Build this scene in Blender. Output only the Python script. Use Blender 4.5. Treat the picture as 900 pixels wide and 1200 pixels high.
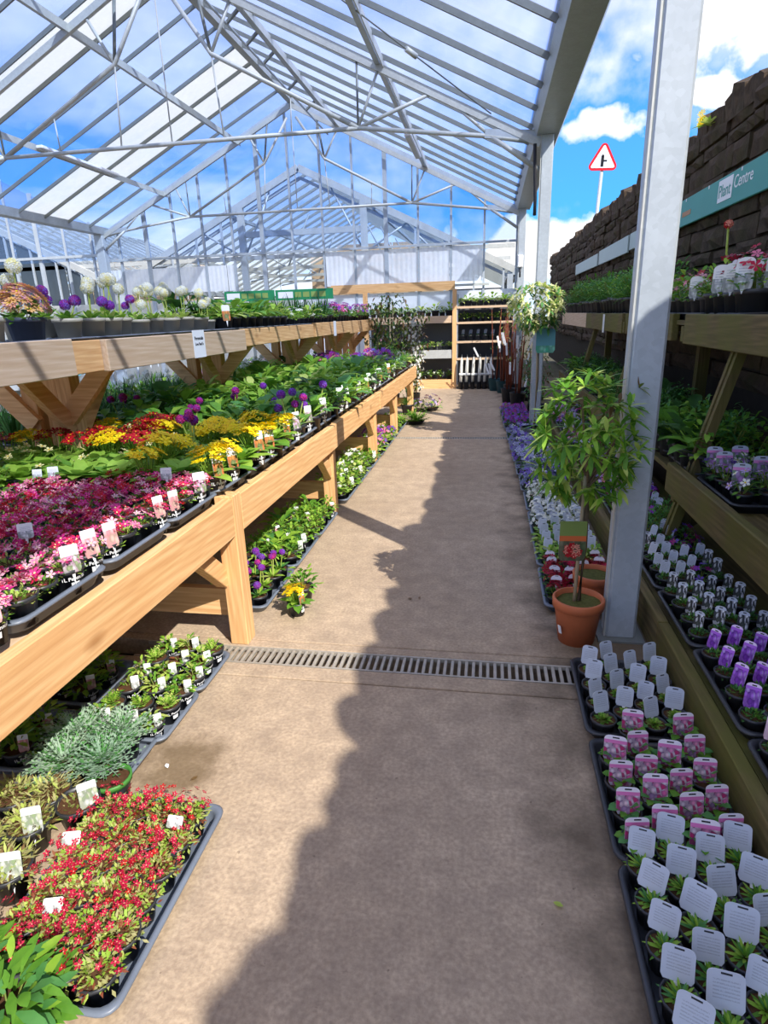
import bpy, math, random
from mathutils import Vector, Matrix, Euler
PI = math.pi
sc = bpy.context.scene
for o in list(bpy.data.objects): bpy.data.objects.remove(o)
COL = sc.collection

# ------------------------------------------------------------------ camera
F = 709.73
def norm(v): return v.normalized()
_v1 = Vector((125., -234., F)).normalized(); _v3 = Vector((70., 2190., F)).normalized()
ey = _v1; ez = -_v3; ez = (ez - ey * ez.dot(ey)).normalized(); ex = ey.cross(ez)
# rows of R are world axes in camera space (x right, y down, z forward)
CAM = Vector((0, 0, 1.6))
cam_d = bpy.data.cameras.new('camera'); cam = bpy.data.objects.new('camera', cam_d); COL.objects.link(cam)
cam_d.sensor_fit = 'VERTICAL'; cam_d.sensor_height = 36.0; cam_d.sensor_width = 27.0
cam_d.lens = 36.0 * F / 1200.0; cam_d.clip_start = 0.05; cam_d.clip_end = 400
right = Vector((ex.x, ey.x, ez.x)); down = Vector((ex.y, ey.y, ez.y)); fwd = Vector((ex.z, ey.z, ez.z))
M = Matrix.Identity(4)
for i in range(3):
    M[i][0] = right[i]; M[i][1] = -down[i]; M[i][2] = -fwd[i]; M[i][3] = CAM[i]
cam.matrix_world = M
sc.camera = cam
def proj(x, y, z):
    d = Vector((x, y, z)) - CAM; w = d.dot(fwd)
    if w < 0.05: return (-9999, -9999)
    return (450 + F * d.dot(right) / w, 600 + F * d.dot(down) / w)
def inframe(x, y, z, m=50):
    a, b = proj(x, y, z); return -m < a < 900 + m and -m < b < 1200 + m
def pray(px, py): return right * ((px - 450) / F) + down * ((py - 600) / F) + fwd
def atY(px, py, Y): r = pray(px, py); return CAM + r * (Y / r.y)
def atX(px, py, X): r = pray(px, py); return CAM + r * (X / r.x)
def atZ(px, py, Z): r = pray(px, py); return CAM + r * ((Z - CAM.z) / r.z)

# ------------------------------------------------------------------ world, sun, exposure
def nd(nt, t, **kw):
    n = nt.nodes.new(t)
    for k, v in kw.items(): setattr(n, k, v)
    return n
world = bpy.data.worlds.new('sky'); sc.world = world; world.use_nodes = True
nt = world.node_tree; nt.nodes.clear(); L = nt.links.new
out = nd(nt, 'ShaderNodeOutputWorld'); bg = nd(nt, 'ShaderNodeBackground'); L(bg.outputs[0], out.inputs[0])
tc = nd(nt, 'ShaderNodeTexCoord'); sep = nd(nt, 'ShaderNodeSeparateXYZ'); L(tc.outputs['Generated'], sep.inputs[0])
def math_n(op, a, b=None, nt=nt, clamp=False):
    n = nd(nt, 'ShaderNodeMath', operation=op); n.use_clamp = clamp
    for i, v in enumerate((a, b)):
        if v is None: continue
        if isinstance(v, (int, float)): n.inputs[i].default_value = v
        else: nt.links.new(v, n.inputs[i])
    return n.outputs[0]
def ramp_n(nt, fac, stops, interp='LINEAR'):
    r = nd(nt, 'ShaderNodeValToRGB'); r.color_ramp.interpolation = interp
    el = r.color_ramp.elements
    while len(el) < len(stops): el.new(0.5)
    for e, (p, c) in zip(el, stops):
        e.position = p; e.color = (c[0], c[1], c[2], 1)
    nt.links.new(fac, r.inputs[0]); return r.outputs[0]
zc = math_n('MAXIMUM', sep.outputs[2], 0.0)
grad = ramp_n(nt, zc, [(0.0, (.46, .66, .88)), (0.12, (.065, .34, .80)), (0.36, (.06, .21, .66)), (0.8, (.09, .19, .50))])
den = math_n('ADD', zc, 0.13)
cmb = nd(nt, 'ShaderNodeCombineXYZ'); L(math_n('DIVIDE', sep.outputs[0], den), cmb.inputs[0]); L(math_n('DIVIDE', sep.outputs[1], den), cmb.inputs[1])
noi = nd(nt, 'ShaderNodeTexNoise'); noi.inputs['Scale'].default_value = .62; noi.inputs['Detail'].default_value = 9; noi.inputs['Roughness'].default_value = .56
L(cmb.outputs[0], noi.inputs['Vector'])
cl = ramp_n(nt, noi.outputs['Fac'], [(0.385, (0, 0, 0)), (0.63, (1, 1, 1))])
noi2 = nd(nt, 'ShaderNodeTexNoise'); noi2.inputs['Scale'].default_value = 24; noi2.inputs['Detail'].default_value = 6
L(tc.outputs['Generated'], noi2.inputs['Vector'])
def blob(px, py, rx, ry, amp, gain):
    d = pray(px, py).normalized()
    sb = nd(nt, 'ShaderNodeVectorMath', operation='SUBTRACT'); L(tc.outputs['Generated'], sb.inputs[0]); sb.inputs[1].default_value = d
    dl = nd(nt, 'ShaderNodeVectorMath', operation='MULTIPLY'); L(sb.outputs[0], dl.inputs[0]); dl.inputs[1].default_value = (1 / rx, 1 / rx, 1 / ry)
    ln = nd(nt, 'ShaderNodeVectorMath', operation='LENGTH'); L(dl.outputs[0], ln.inputs[0])
    v = math_n('ADD', math_n('MULTIPLY', noi2.outputs['Fac'], amp), -amp / 2)
    return math_n('MULTIPLY', math_n('SUBTRACT', 1.05, math_n('ADD', ln.outputs['Value'], v)), gain, clamp=True)
# a clear blue gap between the clouds, with small clouds drifting in it
mask = math_n('MULTIPLY', cl, math_n('SUBTRACT', 1.0, blob(690, 190, .34, .17, 1.2, 1.6)))
for b_ in ((706, 144, .046, .022), (885, 18, .10, .055), (826, 112, .05, .022), (640, 284, .13, .035), (600, 305, .12, .03)):
    mask = math_n('MAXIMUM', mask, blob(*b_, 2.6, 2.0))
mx = nd(nt, 'ShaderNodeMix', data_type='RGBA'); L(math_n('MULTIPLY', mask, .88), mx.inputs[0]); L(grad, mx.inputs[6]); mx.inputs[7].default_value = (.93, .875, .835, 1)
L(mx.outputs[2], bg.inputs[0]); bg.inputs[1].default_value = 1.2

sun_d = bpy.data.lights.new('sun', 'SUN'); sun_d.energy = 4.5; sun_d.angle = math.radians(.53); sun_d.color = (1, .95, .87)
sun = bpy.data.objects.new('sun', sun_d); COL.objects.link(sun)
_el = math.radians(41.6)
SUN = Vector((.707 * math.cos(_el), -.707 * math.cos(_el), math.sin(_el)))
sun.rotation_euler = (-SUN).to_track_quat('-Z', 'Y').to_euler(); sun.location = (6, -6, 8)
vs = sc.view_settings; vs.view_transform = 'Standard'; vs.look = 'None'; vs.exposure = 0.6; vs.gamma = 1; vs.use_curve_mapping = False

# ------------------------------------------------------------------ materials
MAT = {}
def pbase(name, rough=.7, spec=.3, metal=0.0):
    m = bpy.data.materials.new(name); m.use_nodes = True; MAT[name] = m
    b = m.node_tree.nodes['Principled BSDF']; b.inputs['Roughness'].default_value = rough
    b.inputs['Specular IOR Level'].default_value = spec; b.inputs['Metallic'].default_value = metal
    return m, m.node_tree, b
def rgba(c): return (c[0], c[1], c[2], 1)
def noise(nt, scale, detail=4, vec=None, rough=.55, kind='Object', mapscale=None):
    n = nd(nt, 'ShaderNodeTexNoise'); n.inputs['Scale'].default_value = scale; n.inputs['Detail'].default_value = detail; n.inputs['Roughness'].default_value = rough
    t = nd(nt, 'ShaderNodeTexCoord'); src = t.outputs[kind]
    if mapscale:
        mp = nd(nt, 'ShaderNodeMapping'); mp.inputs['Scale'].default_value = mapscale; nt.links.new(src, mp.inputs[0]); src = mp.outputs[0]
    nt.links.new(src, n.inputs['Vector']); return n.outputs['Fac']
def mixc(nt, fac, a, b, mode='MIX'):
    x = nd(nt, 'ShaderNodeMix', data_type='RGBA', blend_type=mode)
    for i, v in ((0, fac), (6, a), (7, b)):
        if isinstance(v, (tuple, list)): x.inputs[i].default_value = rgba(v)
        elif isinstance(v, (int, float)): x.inputs[i].default_value = v
        else: nt.links.new(v, x.inputs[i])
    return x.outputs[2]
def bump(nt, b, h, strength=.3, dist=.01):
    n = nd(nt, 'ShaderNodeBump'); n.inputs['Strength'].default_value = strength; n.inputs['Distance'].default_value = dist
    nt.links.new(h, n.inputs['Height']); nt.links.new(n.outputs[0], b.inputs['Normal'])
def flat(name, c, rough=.6, spec=.3, metal=0.0, var=.12, scale=8):
    m, nt, b = pbase(name, rough, spec, metal)
    f = noise(nt, scale, 3)
    nt.links.new(mixc(nt, f, [v * (1 - var) for v in c], [min(1, v * (1 + var)) for v in c]), b.inputs['Base Color']); return m
def leafmat(name, c1, c2, trans=.35, rough=.5):
    m, nt, b = pbase(name, rough, .3)
    oi = nd(nt, 'ShaderNodeObjectInfo'); f = noise(nt, 23, 3)
    a = math_n('MULTIPLY', oi.outputs['Random'], .5, nt); s = math_n('SUBTRACT', f, .3, nt); s = math_n('MULTIPLY', s, 1.3, nt)
    fac = math_n('ADD', a, s, nt, True)
    col = mixc(nt, fac, c1, c2); nt.links.new(col, b.inputs['Base Color'])
    tr = nd(nt, 'ShaderNodeBsdfTranslucent'); nt.links.new(col, tr.inputs[0])
    ms = nd(nt, 'ShaderNodeMixShader'); ms.inputs[0].default_value = trans
    o = nt.nodes['Material Output']; nt.links.new(b.outputs[0], ms.inputs[1]); nt.links.new(tr.outputs[0], ms.inputs[2]); nt.links.new(ms.outputs[0], o.inputs[0]); return m
leafmat('leaf_mid', (.07, .22, .02), (.20, .42, .05)); leafmat('leaf_bright', (.20, .42, .03), (.42, .62, .09))
leafmat('leaf_dark', (.020, .075, .015), (.06, .16, .03)); leafmat('leaf_grey', (.24, .40, .28), (.48, .62, .46))
leafmat('leaf_straw', (.38, .38, .12), (.58, .54, .27)); leafmat('leaf_lime', (.42, .55, .08), (.62, .70, .22))
leafmat('leaf_cream', (.62, .62, .25), (.85, .84, .55)); leafmat('leaf_red', (.24, .05, .03), (.35, .14, .06)); leafmat('leaf_fern', (.07, .24, .06), (.14, .36, .10))
leafmat('leaf_olive', (.16, .22, .04), (.30, .36, .08)); leafmat('leaf_brown', (.16, .10, .04), (.28, .17, .08))
for n_, c_ in dict(red=(.52, .006, .015), crimson=(.50, .01, .055), magenta=(.62, .03, .22), pink=(.85, .22, .38), rose=(.80, .42, .50), yellow=(.92, .70, .005), gold=(.92, .58, .005),
                   cream=(.88, .80, .36), white=(.84, .85, .76), purple=(.26, .03, .42), violet=(.20, .10, .55), lilac=(.55, .40, .75), darkred=(.30, .005, .015), orange=(.85, .30, .06),
                   salmon=(.85, .35, .25), peach=(.92, .55, .22), cyan=(.10, .62, .72), greyblue=(.42, .45, .62), slate=(.20, .22, .38), plum=(.34, .02, .20)).items():
    leafmat('fl_' + n_, [v * .8 for v in c_], [min(1, v * 1.12) for v in c_], .2, .6)
flat('plastic_black', (.030, .032, .038), .42, .5, var=.3, scale=30); flat('plastic_grey', (.13, .14, .17), .45, .5, var=.2); flat('plastic_tray', (.14, .165, .21), .42, .5, var=.3)
flat('plastic_taupe', (.44, .41, .33), .5, .4); flat('plastic_darkblue', (.05, .06, .09), .45, .5); flat('plastic_green', (.06, .22, .04), .5, .4); flat('plastic_teal', (.03, .10, .12), .5, .4)
flat('terracotta', (.50, .14, .055), .6, .3, var=.15, scale=14); flat('print_white', (.82, .84, .86), .6, var=.03); flat('print_dark', (.03, .03, .04), .6); flat('ink_grey', (.35, .36, .4), .6)
flat('soil', (.085, .042, .022), .95, .1, var=.5, scale=90); flat('soil_mossy', (.10, .10, .03), .95, .1, var=.6, scale=60); flat('bark', (.20, .14, .09), .85, .1, var=.3, scale=40); flat('cane', (.42, .34, .22), .8, .2)
flat('bark_red', (.20, .055, .03), .8, .2, var=.3, scale=50)
flat('wrap_white', (.72, .72, .66), .6, var=.06); flat('tarp', (.80, .80, .82), .6)
flat('sign_red', (.62, .01, .02), .4); flat('sign_white', (.85, .86, .9), .4, var=.02); flat('sign_black', (.01, .01, .015), .4); flat('banner_teal', (.075, .33, .30), .5, var=.08, scale=3)
flat('banner_pale', (.42, .52, .52), .5, var=.06, scale=3); flat('sign_green', (.02, .25, .10), .5); flat('ink_yellow', (.25, .36, .10), .6); flat('ink_orange', (.45, .25, .14), .6, var=.02)
flat('cable', (.02, .02, .025), .5); flat('glass_smoked', (.045, .06, .075), .12, .5)
def galv(name, c=(.50, .56, .62), rough=.42):
    m, nt, b = pbase(name, rough, .4, .25)
    v = nd(nt, 'ShaderNodeTexVoronoi'); v.inputs['Scale'].default_value = 42; t = nd(nt, 'ShaderNodeTexCoord'); nt.links.new(t.outputs['Object'], v.inputs['Vector'])
    f = noise(nt, 5, 5, mapscale=(1, 1, .5))
    c1 = mixc(nt, f, [x * .72 for x in c], [min(1, x * 1.12) for x in c])
    sv = nd(nt, 'ShaderNodeSeparateXYZ'); nt.links.new(v.outputs['Color'], sv.inputs[0])
    nt.links.new(mixc(nt, math_n('MULTIPLY', sv.outputs[0], .30, nt), c1, [x * .62 for x in c]), b.inputs['Base Color'])
    r = math_n('ADD', math_n('MULTIPLY', f, .3, nt), rough - .12, nt); nt.links.new(r, b.inputs['Roughness']); return m
galv('galvanised'); galv('galv_light', (.58, .60, .58), .5); galv('aluminium', (.46, .48, .46), .5); galv('galv_dark', (.22, .24, .235), .5)
def wood(name, c1, c2, dark, axis=1, stain=None, knots=True):
    m, nt, b = pbase(name, .72, .25)
    s = [9, 9, 9]; s[axis] = .8
    f = noise(nt, 2.2, 6, mapscale=tuple(s), rough=.6)
    s2 = [46, 46, 46]; s2[axis] = 2.0
    g = noise(nt, 1.6, 4, mapscale=tuple(s2))
    wv = nd(nt, 'ShaderNodeTexWave', wave_type='BANDS', bands_direction='DIAGONAL'); wv.inputs['Scale'].default_value = 5.5; wv.inputs['Distortion'].default_value = 7; wv.inputs['Detail'].default_value = 3; wv.inputs['Detail Scale'].default_value = 1.1
    tw = nd(nt, 'ShaderNodeTexCoord'); mw = nd(nt, 'ShaderNodeMapping'); sw = [3.0, 3.0, 3.0]; sw[axis] = .22; mw.inputs['Scale'].default_value = sw; nt.links.new(tw.outputs['Object'], mw.inputs[0]); nt.links.new(mw.outputs[0], wv.inputs['Vector'])
    col = mixc(nt, f, c1, c2); col = mixc(nt, math_n('MULTIPLY', wv.outputs['Fac'], .38, nt), col, dark); w = ramp_n(nt, g, [(.38, (0, 0, 0)), (.62, (1, 1, 1))])
    col = mixc(nt, math_n('MULTIPLY', w, .42, nt), col, dark)
    if knots:
        v = nd(nt, 'ShaderNodeTexVoronoi'); v.inputs['Scale'].default_value = 1.0; t = nd(nt, 'ShaderNodeTexCoord'); mp = nd(nt, 'ShaderNodeMapping')
        ks = [5, 5, 5]; ks[axis] = 2.3; mp.inputs['Scale'].default_value = ks; nt.links.new(t.outputs['Object'], mp.inputs[0]); nt.links.new(mp.outputs[0], v.inputs['Vector'])
        k = ramp_n(nt, v.outputs['Distance'], [(.03, (1, 1, 1)), (.16, (0, 0, 0))]); col = mixc(nt, math_n('MULTIPLY', k, .7, nt), col, [x * .6 for x in dark])
    if stain:
        st = ramp_n(nt, noise(nt, 2.6, 6), [(.42, (0, 0, 0)), (.62, (1, 1, 1))]); col = mixc(nt, math_n('MULTIPLY', st, .75, nt), col, stain)
    oi = nd(nt, 'ShaderNodeObjectInfo'); col = mixc(nt, math_n('MULTIPLY', oi.outputs['Random'], .22, nt), col, dark)
    nt.links.new(col, b.inputs['Base Color']); bump(nt, b, g, .25, .004); return m
for ax_, nm_ in ((0, 'x'), (1, 'y'), (2, 'z')):
    wood('timber_' + nm_, (.80, .48, .205), (.92, .64, .345), (.55, .25, .085), ax_)
    wood('timber_old_' + nm_, (.14, .10, .04), (.24, .175, .075), (.04, .033, .010), ax_, (.13, .13, .022), False)
    wood('timber_grey_' + nm_, (.64, .48, .33), (.76, .60, .44), (.50, .33, .19), ax_, None, False)
def concrete():
    m, nt, b = pbase('concrete', .85, .2)
    f = noise(nt, .9, 8, rough=.65); g = noise(nt, 9, 8, rough=.7); h = noise(nt, 70, 3)
    col = mixc(nt, ramp_n(nt, f, [(.3, (0, 0, 0)), (.7, (1, 1, 1))]), (.50, .375, .25), (.66, .51, .355))
    col = mixc(nt, ramp_n(nt, g, [(.35, (0, 0, 0)), (.7, (1, 1, 1))]), mixc(nt, .55, col, (.25, .19, .14)), col)
    sw = noise(nt, 2.2, 5, mapscale=(1, 1.6, 1)); col = mixc(nt, math_n('MULTIPLY', ramp_n(nt, sw, [(.5, (0, 0, 0)), (.75, (1, 1, 1))]), .22, nt), col, (.26, .20, .15))
    col = mixc(nt, ramp_n(nt, h, [(.35, (0, 0, 0)), (.65, (1, 1, 1))]), mixc(nt, .42, col, (.20, .14, .10)), col)
    cr = noise(nt, 14, 6, mapscale=(1, 2.6, 1), rough=.75); col = mixc(nt, math_n('MULTIPLY', ramp_n(nt, cr, [(.60, (0, 0, 0)), (.68, (1, 1, 1))]), .45, nt), col, (.21, .15, .105))
    sp = ramp_n(nt, noise(nt, 38, 2), [(.72, (0, 0, 0)), (.76, (1, 1, 1))]); col = mixc(nt, math_n('MULTIPLY', sp, .5, nt), col, (.09, .06, .04))
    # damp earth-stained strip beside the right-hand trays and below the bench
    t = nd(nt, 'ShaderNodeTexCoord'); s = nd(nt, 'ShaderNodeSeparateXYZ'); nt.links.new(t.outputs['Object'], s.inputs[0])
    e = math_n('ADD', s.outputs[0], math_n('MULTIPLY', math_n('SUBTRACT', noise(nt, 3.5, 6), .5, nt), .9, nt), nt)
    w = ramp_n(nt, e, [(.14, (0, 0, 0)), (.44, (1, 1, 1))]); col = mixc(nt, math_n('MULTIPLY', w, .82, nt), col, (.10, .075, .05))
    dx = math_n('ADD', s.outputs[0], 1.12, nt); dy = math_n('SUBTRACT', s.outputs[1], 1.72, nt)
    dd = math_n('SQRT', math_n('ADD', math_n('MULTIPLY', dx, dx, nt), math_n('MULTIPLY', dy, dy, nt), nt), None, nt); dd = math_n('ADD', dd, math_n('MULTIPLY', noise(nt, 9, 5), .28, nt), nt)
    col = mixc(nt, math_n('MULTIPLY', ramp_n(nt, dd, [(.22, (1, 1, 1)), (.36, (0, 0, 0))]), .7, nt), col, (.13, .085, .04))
    nt.links.new(col, b.inputs['Base Color']); hh = math_n('ADD', math_n('MULTIPLY', g, .6, nt), math_n('MULTIPLY', h, .4, nt), nt); bump(nt, b, hh, .55, .008)
concrete()
flat('channel_dark', (.05, .045, .04), .9, .1); flat('grate', (.42, .38, .32), .6, .4, .3, var=.3, scale=25)
def stone():
    m, nt, b = pbase('stone', .92, .15)
    oi = nd(nt, 'ShaderNodeObjectInfo'); f = noise(nt, 7, 8, rough=.7); g = noise(nt, 2.2, 5)
    c = mixc(nt, ramp_n(nt, f, [(.3, (0, 0, 0)), (.75, (1, 1, 1))]), (.030, .021, .015), (.135, .10, .07)); c = mixc(nt, math_n('MULTIPLY', oi.outputs['Random'], .5, nt), c, (.075, .05, .035))
    c = mixc(nt, math_n('MULTIPLY', ramp_n(nt, g, [(.5, (0, 0, 0)), (.7, (1, 1, 1))]), .55, nt), c, (.055, .060, .022))
    nt.links.new(c, b.inputs['Base Color']); bump(nt, b, f, .8, .03)
stone(); flat('mortar', (.045, .038, .03), .95, .1, var=.3); flat('earth', (.09, .08, .05), .95, .1, var=.3, scale=2); flat('block_wall', (.12, .12, .13), .9, .1, var=.15, scale=2)
def glass(name, diff, col, tint=(.96, .98, .98), front=.25):
    m = bpy.data.materials.new(name); m.use_nodes = True; MAT[name] = m; nt = m.node_tree; nt.nodes.clear(); lk = nt.links.new
    o = nd(nt, 'ShaderNodeOutputMaterial'); tr = nd(nt, 'ShaderNodeBsdfTransparent'); tr.inputs[0].default_value = rgba(tint)
    di = nd(nt, 'ShaderNodeBsdfTranslucent'); di.inputs[0].default_value = rgba(col); d2 = nd(nt, 'ShaderNodeBsdfDiffuse'); d2.inputs[0].default_value = rgba(col)
    gl = nd(nt, 'ShaderNodeBsdfGlossy'); gl.inputs['Roughness'].default_value = .08
    a = nd(nt, 'ShaderNodeMixShader'); a.inputs[0].default_value = front; lk(di.outputs[0], a.inputs[1]); lk(d2.outputs[0], a.inputs[2])
    f = noise(nt, 1.3, 6, rough=.65); fac = math_n('MULTIPLY', math_n('ADD', f, .5, nt), diff, nt, True)
    b_ = nd(nt, 'ShaderNodeMixShader'); lk(fac, b_.inputs[0]); lk(tr.outputs[0], b_.inputs[1]); lk(a.outputs[0], b_.inputs[2])
    c = nd(nt, 'ShaderNodeMixShader'); c.inputs[0].default_value = .05; lk(b_.outputs[0], c.inputs[1]); lk(gl.outputs[0], c.inputs[2]); lk(c.outputs[0], o.inputs[0])
glass('glass_clear', .03, (.80, .86, .95), (.78, .86, .99)); glass('glass_dusty', .16, (.70, .75, .92), (.84, .89, .99)); glass('glass_hazy', .62, (.90, .90, .86)); glass('poly_panel', .9, (.94, .97, 1.0), front=.72); glass('glass_far', .25, (.75, .8, .85))
def tagmat(name, top, split, cols, scale=7, slot=True, band=None, lines=False):
    m, nt, b = pbase(name, .45, .35)
    t = nd(nt, 'ShaderNodeTexCoord'); s = nd(nt, 'ShaderNodeSeparateXYZ'); nt.links.new(t.outputs['UV'], s.inputs[0]); U, V = s.outputs[0], s.outputs[1]
    vo = nd(nt, 'ShaderNodeTexVoronoi'); vo.inputs['Scale'].default_value = scale; nt.links.new(t.outputs['UV'], vo.inputs['Vector'])
    sv = nd(nt, 'ShaderNodeSeparateXYZ'); nt.links.new(vo.outputs['Color'], sv.inputs[0])
    n = len(cols); photo = ramp_n(nt, sv.outputs[0], [(i / n, c) for i, c in enumerate(cols)], 'CONSTANT')
    photo = mixc(nt, ramp_n(nt, vo.outputs['Distance'], [(.2, (0, 0, 0)), (.6, (.6, .6, .6))]), photo, [x * .4 for x in cols[-1]])
    gt = lambda a, v: math_n('GREATER_THAN', a, v, nt); lt = lambda a, v: math_n('LESS_THAN', a, v, nt); mul = lambda a, c: math_n('MULTIPLY', a, c, nt)
    col = mixc(nt, gt(V, split), photo, top)
    if band: col = mixc(nt, mul(gt(V, split - .10), lt(V, split + .03)), col, band)
    if lines:
        w = math_n('FRACT', mul(V, 11.0), None, nt); nn = noise(nt, 26, 1, kind='UV')
        k = mul(mul(lt(w, .42), gt(nn, .42)), mul(mul(gt(V, .28), lt(V, .78)), mul(gt(U, .16), lt(U, .86))))
        col = mixc(nt, mul(k, .55), col, (.25, .28, .34))
    if slot: col = mixc(nt, mul(mul(gt(U, .36), lt(U, .66)), mul(gt(V, .89), lt(V, .945))), col, (.02, .02, .025))
    nt.links.new(col, b.inputs['Base Color'])
W_SHADED = (.50, .545, .63)  # white label card with its bluish shade mixed into the colour
tagmat('tag_white', W_SHADED, -.5, [W_SHADED, W_SHADED], lines=True)
tagmat('tag_pink', (.82, .76, .84), .80, [(.80, .30, .52), (.84, .62, .74), (.55, .03, .16), (.80, .78, .86), (.72, .14, .40), (.84, .70, .80), (.36, .22, .42)], 5.5, band=(.72, .20, .48))
tagmat('tag_purple', (.78, .62, .86), .84, [(.30, .06, .60), (.42, .14, .72), (.55, .35, .82), (.16, .02, .36)], 4.5, band=(.40, .12, .66))
tagmat('tag_blackwhite', W_SHADED, .80, [(.78, .80, .82), (.03, .03, .04), (.70, .72, .78), (.72, .75, .8), (.05, .06, .05)], 4.2)
tagmat('tag_blush', (.80, .70, .80), .85, [(.80, .45, .58), (.84, .60, .70), (.82, .52, .64)], 3)
tagmat('tag_lilac', W_SHADED, .78, [(.60, .40, .72), (.18, .30, .16), (.70, .60, .82), (.10, .16, .08), (.45, .22, .55)], 4, band=(.72, .25, .55))
tagmat('tag_darkred', (.80, .80, .88), .52, [(.30, .01, .03), (.16, .01, .03), (.6, .45, .5), (.40, .02, .05)], 5)
tagmat('tag_photo', (.80, .82, .88), .70, [(.85, .30, .38), (.85, .42, .45), (.80, .22, .32), (.62, .42, .36)], 3.4, slot=False)
tagmat('tag_mauve', (.84, .84, .90), .62, [(.70, .40, .62), (.80, .62, .78), (.28, .35, .20)], 6, slot=False)
tagmat('tag_back', (.80, .80, .78), .5, [(.78, .78, .78), (.30, .33, .30), (.74, .76, .74)], 5, slot=False, lines=True)
tagmat('tag_green', (.70, .76, .74), .72, [(.25, .34, .18), (.50, .55, .40), (.62, .66, .62)], 5, slot=False)
tagmat('tag_orange', (.75, .75, .72), .62, [(.80, .30, .08), (.70, .18, .06), (.20, .25, .1)], 4, slot=False)
tagmat('tag_cyan', (.35, .70, .75), .4, [(.10, .52, .60), (.30, .68, .72)], 3, slot=False)
tagmat('label_rhodo', (.20, .28, .07), .60, [(.14, .13, .08), (.22, .20, .12), (.10, .14, .06)], 5, slot=False, band=(.62, .14, .04))
tagmat('label_teal', (.10, .30, .34), .30, [(.06, .45, .25), (.20, .55, .40)], 6, slot=False)

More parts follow.
